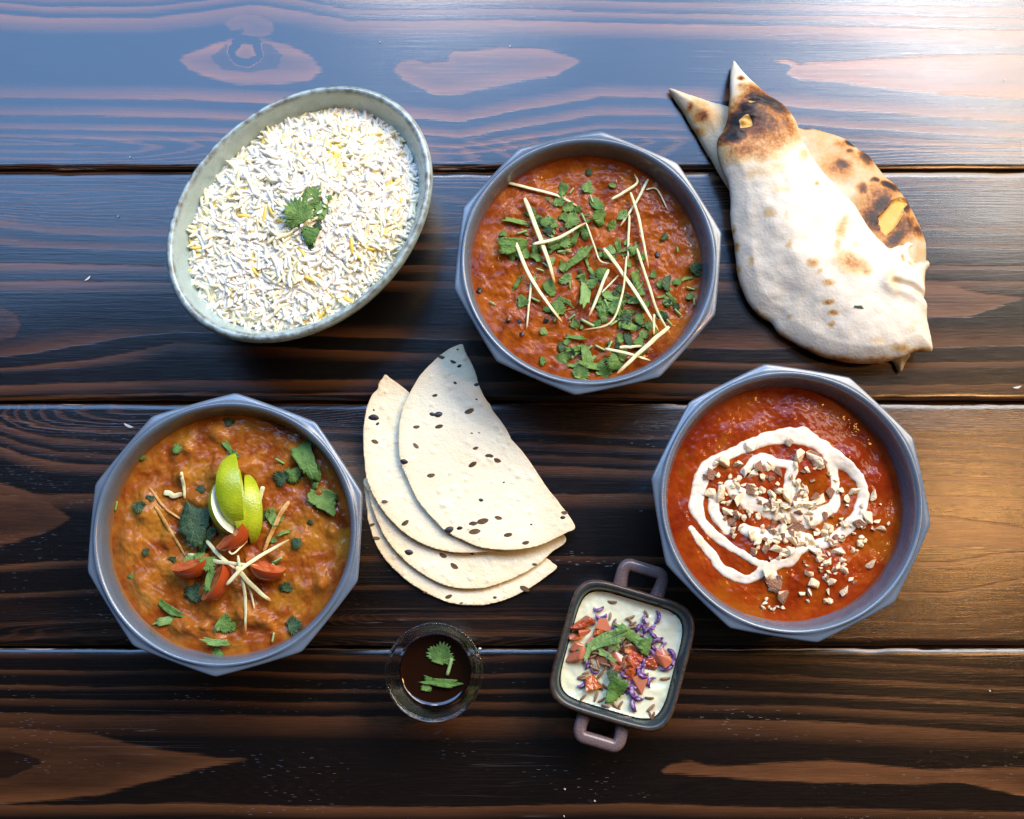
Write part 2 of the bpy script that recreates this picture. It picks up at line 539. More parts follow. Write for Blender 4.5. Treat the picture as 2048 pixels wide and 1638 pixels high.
table = empty('table', (0, 0, -0.03))
tag(table, 'dark stained wooden table of wide planks under all the dishes', 'table')
XW = 0.66
for k in range(len(PLANK_EDGES) - 1):
    gap = 0.0009
    yt = float(at(1024, PLANK_EDGES[k])[1]) - gap * (1.0 if k != 2 else .9)
    yb = float(at(1024, PLANK_EDGES[k + 1])[1]) + gap * (1.0 if k != 3 else .8)
    nx = {0: 120, 1: 560, 5: 120}.get(k, 330)
    ny = {0: 30, 1: 120, 5: 30}.get(k, 84)
    xs = np.linspace(-XW, XW, nx)
    rows = [(yt, -0.028), (yt, -0.0022), (yt - .0002, -.0004), (yt - 0.0007, 0.0)]
    rows += [(y, 0.0) for y in np.linspace(yt - .004, yb + .004, ny)]
    rows += [(yb + 0.0007, 0.0), (yb + .0002, -.0004), (yb, -0.0022), (yb, -0.028)]
    RX = np.tile(xs, len(rows)); RY = np.repeat([r[0] for r in rows], nx); RZ = np.repeat([r[1] for r in rows], nx)
    # nibbled, uneven arrises and a slightly dished top
    edge = np.repeat([1.0 if 1 <= i <= 3 or len(rows) - 4 <= i <= len(rows) - 2 else 0.0 for i in range(len(rows))], nx)
    sgn = np.where(RY > (yt + yb) / 2, 1.0, -1.0)
    chip = fbm(RX * 60, RY * 20 + sgn * 9, 40 + k, 3)
    RY = RY - sgn * edge * np.clip(chip, -0.1, .5) * 0.0014
    RZ = RZ - edge * np.clip(chip, 0, .5) * 0.0008
    RZ = RZ + np.where(edge == 0, np.where(RZ == 0, 0.0004 * fbm(RX * 9, RY * 22, 77 + k, 2), 0), 0)
    pxx, pyy = pix(RX, RY, 0.0)
    wy = pyy - warp(k, pxx, pyy)
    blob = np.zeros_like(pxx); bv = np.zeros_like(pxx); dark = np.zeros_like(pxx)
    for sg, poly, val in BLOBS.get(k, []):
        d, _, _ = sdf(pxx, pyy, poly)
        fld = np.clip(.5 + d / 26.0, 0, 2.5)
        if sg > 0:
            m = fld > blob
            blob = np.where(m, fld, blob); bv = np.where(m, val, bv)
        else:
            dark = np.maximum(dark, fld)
    if k == 1:
        dd, _, _ = sdf(pxx, pyy, BLOBS[1][2][1])
        ringm = sstep(-20, -12, dd)
        dark = dark * (1 - ringm); blob = blob * (1 - ringm) + ringm * np.clip(.5 + dd / 14.0, 0, 2)
    lines = {0: 0 * pyy + .4, 1: sstep(262, 285, pyy), 2: 1 - sstep(430, 470, pyy), 3: np.maximum(1 - sstep(850, 880, pyy), .5 * sstep(1190, 1230, pyy)), 4: .05 + 0 * pyy, 5: 0 * pyy + .4}[k]
    glow_brown = 0 * pxx
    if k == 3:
        glow_brown = .25 * sstep(1500, 1900, pxx) * sstep(812, 840, pyy) * (1 - .5 * sstep(1200, 1290, pyy))  # lamp glow painted into the colour, over wood partly brown itself
    F = []; M = []
    for r in range(len(rows) - 1):
        e = r in (1, 2) or r in (len(rows) - 4, len(rows) - 3)
        for i in range(nx - 1):
            F.append((r * nx + i, (r + 1) * nx + i, (r + 1) * nx + i + 1, r * nx + i + 1)); M.append(1 if e else 0)
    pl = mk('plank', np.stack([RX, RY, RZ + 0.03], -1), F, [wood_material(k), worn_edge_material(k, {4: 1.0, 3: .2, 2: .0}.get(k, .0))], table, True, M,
            dict(band=wy, blob=blob, blobv=bv, dark=dark, lines=lines, glow_brown=glow_brown))
    tag(pl, ['plank beyond the top of the picture', 'top plank with pale oval grain figures and a bluish sheen',
             'second plank from the top, with a pale pointed grain figure at its right end',
             'third plank from the top, warmly lit brown at its right end',
             'lowest plank in view, with a pale chipped upper edge and a brown pointed grain figure', 'plank beyond the bottom of the picture'][k])
# battens under the planks close the gaps from below
Tb = NT('raw_batten_wood')
Tb.set(Base_Color=Tb.mix(Tb.noise(1.0, 3, .5, Tb.vmul(Tb.obj(), (30, 300, 1))), (0.09, 0.04, 0.014), (0.16, 0.075, 0.028)), Roughness=.6)
for k in range(1, len(PLANK_EDGES) - 1):
    yc = float(at(1024, PLANK_EDGES[k])[1])
    zt = {2: -.004}.get(k, -.014) + .03
    b = [(-XW, yc - .02, -.005), (XW, yc - .02, -.005), (XW, yc + .02, -.005), (-XW, yc + .02, -.005)]
    V = b + [(x, y, zt) for x, y, _ in b]
    bt = mk('batten', V, [(3, 2, 1, 0), (4, 5, 6, 7), (0, 1, 5, 4), (1, 2, 6, 5), (2, 3, 7, 6), (3, 0, 4, 7)], Tb.m, table, False)
    # keep the battens inside the gap: narrow tongue between the planks
    for v in bt.data.vertices:
        v.co.y = yc + (0.0035 if v.co.y > yc else -0.0035)

# ------------------------------------------------------------------ dishes
def glaze(name, c1, c2, rough, speck=None, rimc=None, rimz=None, stain=None):
    T = NT(name)
    P = T.obj()
    col = T.mix(T.map(T.noise(45, 4, .6, P), .35, .65, 0, 1), c1, c2)
    if speck:
        s = T.map(T.noise(900, 2, .5, P), .66, .72, 0, 1)
        col = T.mix(T.math('MULTIPLY', s, .7), col, speck)
    if rimc:
        z = T.n('SeparateXYZ', {0: P}).outputs[2]
        m = T.math('MULTIPLY', T.map(z, rimz[0], rimz[1], 0, 1), T.map(T.noise(160, 3, .6, P), .40, .62, 0, 1))
        col = T.mix(m, col, rimc)
    rg = T.map(T.noise(120, 2, .5, P), .3, .7, rough - .05, rough + .06)
    if stain:          # sauce smeared on the inside wall above the fill line
        sc_, z0, z1, rmax, amt = stain
        X = T.n('SeparateXYZ', {0: P})
        rad = T.math('SQRT', T.math('ADD', T.math('MULTIPLY', X.outputs[0], X.outputs[0]), T.math('MULTIPLY', X.outputs[1], X.outputs[1])))
        lev = T.math('ADD', T.map(X.outputs[2], z0, z1, 1.0, 0.0), T.math('MULTIPLY', T.math('SUBTRACT', T.noise(55, 5, .7, P), .5), 2.2))
        sm = T.math('MULTIPLY', T.map(lev, .55, .95, 0, amt), T.map(rad, rmax, rmax - .001, 0, 1))
        dots = T.math('MULTIPLY', T.map(T.n('TexVoronoi', {'Vector': P, 'Scale': 130.0}).outputs[0], .10, .16, 1, 0), T.map(T.noise(40, 1, .5, P), .60, .64, 0, 1))
        dots = T.math('MULTIPLY', dots, T.map(rad, rmax, rmax - .001, 0, 1))
        col = T.mix(T.math('MAXIMUM', sm, T.math('MULTIPLY', dots, .9)), col, sc_)
    T.set(Base_Color=col, Roughness=rg, Specular_IOR_Level=.85)
    T.bump(T.noise(300, 2, .5, P), .00008, .4)
    return T.m


def grey_glaze(stain):
    return glaze('grey_blue_glaze', (0.092, 0.128, 0.174), (0.110, 0.146, 0.194), .26, (0.07, 0.09, .11), stain=stain)


STAIN = {'orange': ((0.20, 0.055, 0.008), .041, .0445, .0715, .7), 'dal': ((0.22, 0.105, 0.016), .042, .0490, .0720, .75), 'red': ((0.20, 0.050, 0.006), .039, .0430, .0720, .7)}
SAGE_GLAZE = glaze('sage_speckled_glaze', (0.31, 0.41, 0.40), (0.40, 0.50, 0.49), .28, (0.16, 0.19, 0.17), (0.13, 0.14, 0.12), (.0585, .0612))


def r_dec(th, rot, R):
    a = np.mod(th - rot, PI / 5) - PI / 10
    r = math.cos(PI / 10) / np.cos(a)
    # round the ten corners a little
    return R * (r ** -14 + 0.994 ** -14 * 0.18) ** (-1 / 14) * 1.011


RIM_Z = 0.055
DEC = {}


def decagon_bowl(key, verts, label):
    v = np.array(verts, float)
    w = at(v[:, 0], v[:, 1], RIM_Z)[:, :2]
    c = w.mean(0); d = w - c
    R = np.linalg.norm(d, axis=1).mean()
    ang = np.arctan2(d[:, 1], d[:, 0])
    rot = np.angle(np.exp(1j * 10 * ang).mean()) / 10
    N = 240
    th = np.linspace(0, 2 * PI, N, endpoint=False)
    rows = [(.20, .0105, 0), (.50, .0120, 0), (.66, .0160, 0), (.77, .0235, 0), (.835, .0340, 0), (.866, .0440, 0), (.874, .0495, 0), (.879, .0518, 0), (.885, .0533, 0), (.892, .0543, 0), (.900, .0550, 0), (.909, .0554, 0),
            (.918, .0555, .0), (.927, .0551, .1), (.945, .0541, .45), (.968, .0539, .85), (.988, .0537, 1), (.997, .0533, 1), (1.0, .0526, 1), (.998, .0516, 1), (.985, .0490, 1),
            (.93, .038, 1), (.83, .020, 1), (.70, .008, .9), (.60, .0035, .4), (.585, .0005, 0), (.57, .0, 0), (.54, .0, 0), (.53, .002, 0), (.2, .002, 0)]
    rings = []
    for f, z, k in rows:
        rc = f * R; rd = r_dec(th, rot, R) * f
        r = rc * (1 - k) + rd * k
        rings.append(np.stack([r * np.cos(th), r * np.sin(th), np.full(N, z)], -1))
    o = loft('decagonal_bowl', rings, grey_glaze(STAIN[key]))
    o.location = (c[0], c[1], 0.0012)
    tag(o, label, 'bowl', 'grey ten-sided bowls')
    DEC[key] = dict(c=c, R=R, rot=rot, o=o)


decagon_bowl('orange', [(1200, 261), (1359, 320), (1444, 467), (1430, 630), (1321, 753), (1153, 790), (993, 719), (907, 577), (923, 414), (1037, 296)],
             'grey ten-sided bowl holding the orange curry with ginger and coriander')
decagon_bowl('dal', [(468, 787), (631, 847), (722, 991), (714, 1161), (612, 1305), (430, 1358), (267, 1294), (175, 1135), (186, 964), (300, 830)],
             'grey ten-sided bowl holding the brown curry with lime and tomato')
decagon_bowl('red', [(1533, 727), (1701, 754), (1829, 877), (1860, 1046), (1790, 1206), (1637, 1285), (1462, 1259), (1332, 1128), (1300, 957), (1377, 800)],
             'grey ten-sided bowl holding the red curry with cream swirl and nuts')

# oval rice bowl
RB_Z = 0.062
rb_c = at(600, 423, RB_Z)[:2]
_k = (CZ - RB_Z) / F_PX / CT * 1.012
RB_A, RB_B, RB_ROT = 303 * _k, 231 * _k, math.radians(45)


def rb_ring(f, z, N=200, df=0.0):
    th = np.linspace(0, 2 * PI, N, endpoint=False)
    x = (RB_A * f + df) * np.cos(th); y = (RB_B * f + df) * np.sin(th)
    c, s = math.cos(RB_ROT), math.sin(RB_ROT)
    wob = 1 + .006 * np.sin(2 * th + 1) + .004 * np.sin(3 * th)
    return np.stack([(x * c - y * s) * wob, (x * s + y * c) * wob, np.full(N, z)], -1)


rows = [(.15, .009, 0), (.40, .0105, 0), (.58, .016, 0), (.72, .026, 0), (.82, .038, 0), (.885, .049, 0), (.925, .0575, 0), (.942, .0608, 0), (.955, .0618, 0), (.968, .0620, 0), (.982, .0615, 0), (.994, .0600, 0), (1.0, .0575, 0),
        (.985, .052, 0), (.93, .038, 0), (.82, .022, 0), (.66, .010, 0), (.52, .0055, 0), (.50, .001, 0), (.49, 0, 0), (.46, 0, 0), (.45, .002, 0), (.15, .002, 0)]
rice_bowl = loft('oval_bowl', [rb_ring(f, z) for f, z, _ in rows], SAGE_GLAZE)
rice_bowl.location = (rb_c[0], rb_c[1], 0.0012)
tag(rice_bowl, 'oval pale sage glazed bowl filled with white rice', 'bowl')

# small square casserole dish with two loop handles
SQ_Z = 0.036
sq_c = at(*ZR(660, 800), SQ_Z)[:2]
SQ_ROT = math.radians(-16.2)
SQ_H = 0.0366
DARK_GLAZE = NT('dark_casserole_glaze')
_T = DARK_GLAZE; _P = _T.obj(); _z = _T.n('SeparateXYZ', {0: _P}).outputs[2]
_ns = _T.noise(260, 4, .65, _P)
_brown = _T.mix(_T.map(_ns, .35, .65, 0, 1), (0.042, 0.022, 0.012), (0.100, 0.056, 0.032))
_T.set(Base_Color=_T.mix(_T.attr('inside'), _brown, (0.026, 0.040, 0.044)), Roughness=_T.map(_ns, .3, .7, .22, .36), Specular_IOR_Level=.42)
HANDLE_GLAZE = NT('mauve_brown_glaze'); _T = HANDLE_GLAZE; _P = _T.obj()
_T.set(Base_Color=_T.mix(_T.map(_T.noise(1500, 3, .7, _P), .35, .65, 0, 1), (0.080, 0.052, 0.048), (0.180, 0.130, 0.128)), Roughness=.26)


def sq_ring(h, z, N=160, p=5.5, sx=1.0, sy=1.03):
    th = np.linspace(0, 2 * PI, N, endpoint=False)
    c, s = np.cos(th), np.sin(th)
    r = h / (np.abs(c) ** p + np.abs(s) ** p) ** (1 / p)
    x, y = r * c * sx, r * s * sy
    cc, ss = math.cos(SQ_ROT), math.sin(SQ_ROT)
    return np.stack([x * cc - y * ss, x * ss + y * cc, np.full(N, z)], -1)


rows = [(.006, .006), (.020, .0062), (.0270, .0085), (.0295, .016), (.0312, .026), (.0322, .0322), (.0330, .0345), (.0340, .0357), (.0352, .0361), (.0362, .0355), (.0367, .034), (.0364, .0325), (.0352, .0310),
        (.0345, .024), (.0330, .012), (.0305, .003), (.0290, .0006), (.028, 0), (.02, 0.0005), (.006, .0005)]
casserole = empty('casserole_dish', (sq_c[0], sq_c[1], 0.0012))
tag(casserole, 'small square dark brown casserole dish with two handles, holding white yogurt', 'dish')
body = loft('dish_body', [sq_ring(h, z) for h, z in rows], DARK_GLAZE.m, casserole)
_in = np.zeros(len(body.data.vertices), np.float32); _in[:160 * 8] = 1.0; _in[160 * 8:160 * 9] = .4
_a = body.data.attributes.new('inside', 'FLOAT', 'POINT'); _a.data.foreach_set('value', _in)
for sgn, zh in ((1, .0265), (-1, .0265)):
    hw = .0114; ext = .0140
    pts = [(-hw * .92, .0335, zh - .001), (-hw, .0395, zh), (-hw * 1.03, SQ_H + ext * .72, zh + .0008), (-hw * .86, SQ_H + ext * .98, zh + .001), (-hw * .5, SQ_H + ext, zh + .001), (0, SQ_H + ext, zh + .001),
           (hw * .5, SQ_H + ext, zh + .001), (hw * .86, SQ_H + ext * .98, zh + .001), (hw * 1.03, SQ_H + ext * .72, zh + .0008), (hw, .0395, zh), (hw * .92, .0335, zh - .001)]
    p = open_curve(pts, 48)
    p[:, 1] *= sgn; p[:, 0] *= sgn
    w = np.interp(np.linspace(0, 1, 48), [0, .08, .2, .5, .8, .92, 1], [.0105, .0085, .0074, .0076, .0074, .0085, .0105])
    cc, ss = math.cos(SQ_ROT), math.sin(SQ_ROT)
    q = np.stack([p[:, 0] * cc - p[:, 1] * ss, p[:, 0] * ss + p[:, 1] * cc, p[:, 2]], -1)
    h = tube('handle', q, w, w * 1.05, HANDLE_GLAZE.m, casserole, sec=16, sq=.75)
    tag(h, 'upper loop handle pointing at the red curry bowl' if sgn > 0 else 'lower loop handle nearest the bottom of the picture')

# clear plastic sauce cup
CUP_Z = 0.033
cup_c = at(*ZC(805, 846), CUP_Z)[:2]
cup_k = (CZ - CUP_Z) / F_PX / 6.825 / CT
CUP_R = 640 * cup_k
G = NT('clear_plastic'); G.set(Base_Color=(0.97, 0.98, 1.0), Roughness=.04, IOR=1.46, Transmission_Weight=1.0)
th = np.linspace(0, 2 * PI, 128, endpoint=False)
prof_out = [(.705, .0), (.73, .001), (.738, .004), (.752, .010), (.768, .0165), (.785, .0195)]
for _i in range(5):
    prof_out += [(.800 + _i * .030, .0200 + _i * .0022), (.822 + _i * .030, .0206 + _i * .0022), (.824 + _i * .030, .0216 + _i * .0022)]
prof_out += [(.950, .0312), (.975, .0314), (1.0, .0318), (1.004, .0326), (1.0, .0333)]
prof_in = [(.985, .0335), (.960, .0328), (.940, .0322)]
for _i in range(4, -1, -1):
    prof_in += [(.806 + _i * .030, .0226 + _i * .0022), (.803 + _i * .030, .0214 + _i * .0022), (.784 + _i * .030, .0209 + _i * .0022)]
prof_in += [(.762, .0190), (.745, .014), (.730, .008), (.71, .0035), (.69, .0014), (.3, .0012)]
cup = loft('sauce_cup', [np.stack([f * CUP_R * np.cos(th), f * CUP_R * np.sin(th), np.full(128, z)], -1) for f, z in [(.3, 0.0)] + prof_out + prof_in], G.m)
cup.location = (cup_c[0], cup_c[1], 0.001)
tag(cup, 'small clear ribbed plastic cup of dark brown sauce', 'cup')
S = NT('dark_tamarind_sauce'); S.set(Base_Color=(0.012, 0.0036, 0.0014), Roughness=.05, Specular_IOR_Level=.5)
S.bump(S.noise(60, 2, .5, S.obj()), .0006, .25)
SAUCE_Z = .0185
rows = [(.2, .002), (.675, .0022), (.695, .005), (.712, .010), (.729, .0150), (.741, .0180), (.738, .01795), (.72, .0175), (.6, .01735), (.3, .0173), (.1, .0173)]
sauce = loft('tamarind_sauce', [np.stack([f * CUP_R * np.cos(th), f * CUP_R * np.sin(th), np.full(128, z)], -1) for f, z in rows], S.m)
sauce.location = (cup_c[0], cup_c[1], 0.001)
tag(sauce, 'dark brown sauce inside the small clear cup', 'sauce')

# ------------------------------------------------------------------ garnish materials and shapes
def leaf_material(name, a, b, c):
    T = NT(name)
    P = T.obj(); r = T.rnd()
    col = T.mix(r, a, b)
    col = T.mix(T.map(T.noise(3.0, 3, .6, P), .4, .62, 0, .8), col, c)
    vein = T.math('ABSOLUTE', T.math('SINE', T.math('MULTIPLY', T.attr('vein'), 1.0)))
    col = T.mix(T.map(vein, 0, .22, .55, 0), col, (0.13, 0.20, 0.07))
    T.set(Base_Color=col, Roughness=.5, Specular_IOR_Level=.28)
    T.set(Subsurface_Weight=0.0)
    T.bump(T.math('ADD', T.noise(9.0, 3, .6, P), T.map(vein, 0, .25, -.5, 0)), .03, .25)
    return T.m


LEAF = leaf_material('coriander_leaf_green', (0.090, 0.195, 0.032), (0.175, 0.285, 0.060), (0.058, 0.135, 0.026))
LEAF_PALE = leaf_material('pale_leaf_green', (0.15, 0.28, 0.065), (0.23, 0.36, 0.11), (0.10, 0.20, 0.05))
LEAF_DARK = leaf_material('dark_leaf_green', (0.028, 0.068, 0.026), (0.050, 0.098, 0.036), (0.016, 0.040, 0.018))
STEM = NT('stem_green'); STEM.set(Base_Color=STEM.mix(STEM.rnd(), (0.15, 0.30, 0.07), (0.34, 0.46, 0.18)), Roughness=.4)
BURNT = NT('burnt_black'); BURNT.set(Base_Color=(0.012, 0.008, 0.007), Roughness=.35)

GINGER = NT('ginger_pale'); _T = GINGER; _P = _T.pos()
_al = _T.attr('along')
_c = _T.mix(_T.map(_T.noise(220, 3, .6, _P), .35, .65, 0, 1), (0.60, 0.57, 0.28), (0.75, 0.73, 0.44))
_c = _T.mix(_T.map(_T.math('ADD', _al, _T.math('MULTIPLY', _T.noise(160, 2, .5, _P), .22)), .93, 1.05, 0, .8), _c, (0.55, 0.20, 0.03))
_T.set(Base_Color=_c, Roughness=.38, Subsurface_Weight=.15, Subsurface_Radius=(.002, .0015, .0008), Subsurface_Scale=1.0)
_T.bump(_T.noise(900, 2, .5, _P), .0002, .4)
GINGER_BROWN = NT('ginger_stained'); _T = GINGER_BROWN; _P = _T.pos()
_T.set(Base_Color=_T.mix(_T.map(_T.noise(260, 3, .6, _P), .4, .6, 0, 1), (0.42, 0.17, 0.025), (0.60, 0.36, 0.11)), Roughness=.35)


def leaf_mesh(seed, kind='fan', mat=None):
    """unit-size leaf lying about z = 0 with real curl and 0.02 thickness"""
    r = np.random.RandomState(seed)
    if kind == 'fan':
        n = 66
        th = np.linspace(-2.45, 2.45, n)
        lob = 0.74 + .26 * np.abs(np.cos(th * r.choice([1.3, 1.6, 2.1]) + r.uniform(-.5, .5))) ** .7
        teeth = 1 - .30 * np.abs(((th * r.uniform(3.4, 4.6) + r.uniform(0, 1)) % 1.0) - .5) * 2 - .12 * r.rand(n)
        R = .60 * lob * teeth * (1 - .30 * (np.abs(th) / 2.45) ** 3)
        cx = -.12
        edge = np.stack([R * np.cos(th) + .0, R * np.sin(th) * r.uniform(.75, 1.05)], -1)
        if r.rand() < .55:     # the knife took one side off
            a = r.uniform(0, 2 * PI); q = r.uniform(.16, .34)
            nrm = np.array([math.cos(a), math.sin(a)])
            dd = edge @ nrm
            edge = edge - np.outer(np.clip(dd - q, 0, None), nrm)
        ctr = np.array([cx, 0.0])
    elif kind == 'strip':
        n = 44
        L, W = .5, r.uniform(.09, .15)
        t = np.linspace(0, 2 * PI, n, endpoint=False)
        e = np.stack([np.sign(np.cos(t)) * np.abs(np.cos(t)) ** .45 * L, np.sign(np.sin(t)) * np.abs(np.sin(t)) ** .6 * W * (1 - .45 * np.cos(t) * r.uniform(-1, 1))], -1)
        e *= (1 + .22 * (r.rand(n) - .5) + .16 * np.sin(t * 5 + r.uniform(0, 6)))[:, None]
        e[:, 0] += e[:, 1] * r.uniform(-1.2, 1.2)
        e[:, 1] += r.uniform(-.3, .3) * (e[:, 0] ** 2 - .1)
        edge = e; ctr = np.array([0.0, r.uniform(-.02, .02)])
    else:                      # broad cut piece
        n = 40
        t = np.linspace(0, 2 * PI, n, endpoint=False)
        e = np.stack([np.sign(np.cos(t)) * np.abs(np.cos(t)) ** .6 * .5, np.sign(np.sin(t)) * np.abs(np.sin(t)) ** .7 * r.uniform(.22, .34)], -1)
        sk = r.uniform(-.4, .4); e[:, 0] += e[:, 1] * sk
        e *= (1 - .30 * np.abs(((t * 2.3) % 1.0) - .5) + .16 * (r.rand(n) - .5) + .14 * np.sin(t * 3 + r.uniform(0, 6)))[:, None]
        edge = e; ctr = np.array([0.0, 0.0])
    fr = [.30, .55, .80, 1.0]
    P = [ctr] + [ctr + (e - ctr) * f for f in fr for e in edge]
    P = np.array(P)
    a1, a2 = r.uniform(0, PI), r.uniform(.5, 1.5)
    u = P @ np.array([math.cos(a1), math.sin(a1)])
    v = P @ np.array([-math.sin(a1), math.cos(a1)])
    z = a2 * .42 * u ** 2 * r.choice([-1, 1, 1]) + .10 * np.sin(v * 9 + r.uniform(0, 6)) * np.abs(v) * 1.4 + .22 * v ** 2 * r.uniform(-1, 1.2)
    z += .05 * fbm(P[:, 0] * 7 + seed, P[:, 1] * 7, seed, 2)
    z -= z.min()
    vein = np.arctan2(P[:, 1] - ctr[1], P[:, 0] - ctr[0] + 1e-6) * 4.0
    m = len(P); n = len(edge)
    V = np.vstack([np.column_stack([P, z + .018]), np.column_stack([P, z - .004])])
    F = []
    closed = kind != 'fan'
    rng_ = range(n) if True else range(n - 1)
    for i in rng_:
        j = (i + 1) % n
        F.append((0, 1 + i, 1 + j)); F.append((m, m + 1 + j, m + 1 + i))
        for k in range(3):
            a, b, c, d = 1 + k * n + i, 1 + (k + 1) * n + i, 1 + (k + 1) * n + j, 1 + k * n + j
            F.append((a, b, c, d)); F.append((m + d, m + c, m + b, m + a))
        a, b = 1 + 3 * n + i, 1 + 3 * n + j
        F.append((a, m + a, m + b, b))
    return mk('leaf_shape', V, F, mat, None, True, None, {'vein': np.tile(vein, 2)}, link=False)


FANS = [leaf_mesh(100 + i, 'fan', LEAF) for i in range(8)]
FANS_PALE = [leaf_mesh(120 + i, 'fan', LEAF_PALE) for i in range(4)]
FANS_DARK = [leaf_mesh(140 + i, 'fan', LEAF_DARK) for i in range(4)]
STRIPS = [leaf_mesh(160 + i, 'strip', LEAF) for i in range(5)]
STRIPS_PALE = [leaf_mesh(180 + i, 'strip', LEAF_PALE) for i in range(4)]
BROADS = [leaf_mesh(200 + i, 'broad', LEAF) for i in range(5)]
BROADS_DARK = [leaf_mesh(220 + i, 'broad', LEAF_DARK) for i in range(3)]


def stem_mesh(seed):
    r = np.random.RandomState(seed)
    p = open_curve([(-.5, 0, .12), (0, r.uniform(-.06, .06), .13), (.5, 0, .12)], 6)
    return tube('stem_shape', p, .22, .22, STEM.m, sec=8, sq=1.0, link=False)


STEMS = [stem_mesh(i) for i in range(3)]


def chunk_mesh(seed, mats, n=11, flat=.62, skin=0.0, sub=False):
    """irregular convex fragment of unit size"""
    r = np.random.RandomState(seed)
    bm = bmesh.new()
    for _ in range(n):
        d = r.normal(size=3); d /= np.linalg.norm(d)
        d = d * r.uniform(.38, .55) * np.array([1, r.uniform(.6, .9), flat])
        bm.verts.new(d)
    res = bmesh.ops.convex_hull(bm, input=bm.verts)
    bmesh.ops.delete(bm, geom=[g for g in res['geom_interior'] if isinstance(g, bmesh.types.BMVert)], context='VERTS')
    bmesh.ops.bevel(bm, geom=bm.edges[:], offset=.035, segments=1, affect='EDGES', clamp_overlap=True)
    bm.normal_update()
    sd = Vector((r.normal(), r.normal(), abs(r.normal()) + .3)).normalized()
    me = bpy.data.meshes.new('chunk_shape')
    for f in bm.faces:
        f.material_index = 1 if (skin > 0 and f.normal.dot(sd) > 1 - skin) else 0
    bm.to_mesh(me); bm.free()
    for m in mats: me.materials.append(m)
    return me


def grain_mesh(seed, mats, L=1.0, W=.2, bend=.15, sec=7, seg=7, ridge=0.0, pointed=False):
    r = np.random.RandomState(seed)
    t = np.array([-1, -.94, -.78, -.4, 0, .4, .78, .94, 1.0])
    b = bend * r.uniform(.2, 1.3) * r.choice([-1, 1])
    rings = []
    for s in t:
        f = max(.12, (1 - s * s) ** .62) if pointed else max(.30, (1 - abs(s) ** 4) ** .5)
        a = np.linspace(0, 2 * PI, sec, endpoint=False)
        rr = W / 2 * f * (1 + ridge * np.cos(a * 3))
        rings.append(np.stack([np.full(sec, s * L / 2), b * s * s + rr * np.cos(a), rr * np.sin(a) * .9], -1))
    return loft('grain_shape', rings, mats, None, True, True, None, True, False)


def shreds(name, strips, Z, surf, zc, label_fn, cat, group, mats=(None, None)):
    """ginger matchsticks: (points, width in zoom px, brown?, lift, label)"""
    for i, (pts, w, brown, lift, lab) in enumerate(strips):
        px, py = Z([p[0] for p in pts], [p[1] for p in pts])
        W = at(px, py, zc)[:, :2]
        kz = (CZ - zc) / F_PX / CT / (Z(1, 0)[0] - Z(0, 0)[0]) ** -1
        q = open_curve(W, 22)
        wid = w * kz * .72
        z = surf(q[:, 0], q[:, 1])
        z = np.convolve(np.pad(z, 4, mode='edge'), np.ones(9) / 9, 'valid')
        z = z + wid * .30 + lift
        t = np.linspace(0, 1, 22)
        ww = wid * (np.interp(t, [0, .06, .5, .94, 1], [.55, 1, 1.0, .72, .25]) * (1 + .12 * fbm(t * 7 + i * 3, t * 0 + i, 5, 2)))
        q = q + np.stack([fbm(t * 4, 0 * t + i, 8, 2), fbm(t * 4, 0 * t + i, 9, 2)], -1) * wid * .35
        o = tube(name, np.column_stack([q, z]), ww, np.minimum(ww * .55, .0016), GINGER_BROWN.m if brown else GINGER.m, None, sec=8, sq=.42, attrs_t=True, twist=random.uniform(-.5, .5))
        tag(o, lab, cat, group)


_nth = 'second third fourth fifth sixth seventh eighth ninth tenth eleventh twelfth thirteenth fourteenth fifteenth sixteenth seventeenth eighteenth nineteenth twentieth'.split()
ORD = ['leftmost'] + [w + ' from left' for w in _nth] + ['leftmost', 'second from left', 'third from left', 'fourth from left', 'fifth from left', 'sixth from left', 'seventh from left', 'eighth from left', 'ninth from left', 'tenth from left']
CLOCK = ['three', 'two', 'one', 'twelve', 'eleven', 'ten', 'nine', 'eight', 'seven', 'six', 'five', 'four']
LOOK = {}
for ms, w in ((FANS, 'toothed green'), (FANS_PALE, 'toothed pale green'), (FANS_DARK, 'toothed dark green'), (STRIPS, 'narrow green'), (STRIPS_PALE, 'narrow pale green'), (BROADS, 'flat green'), (BROADS_DARK, 'flat dark green')):
    for m_ in ms: LOOK[m_.name] = w


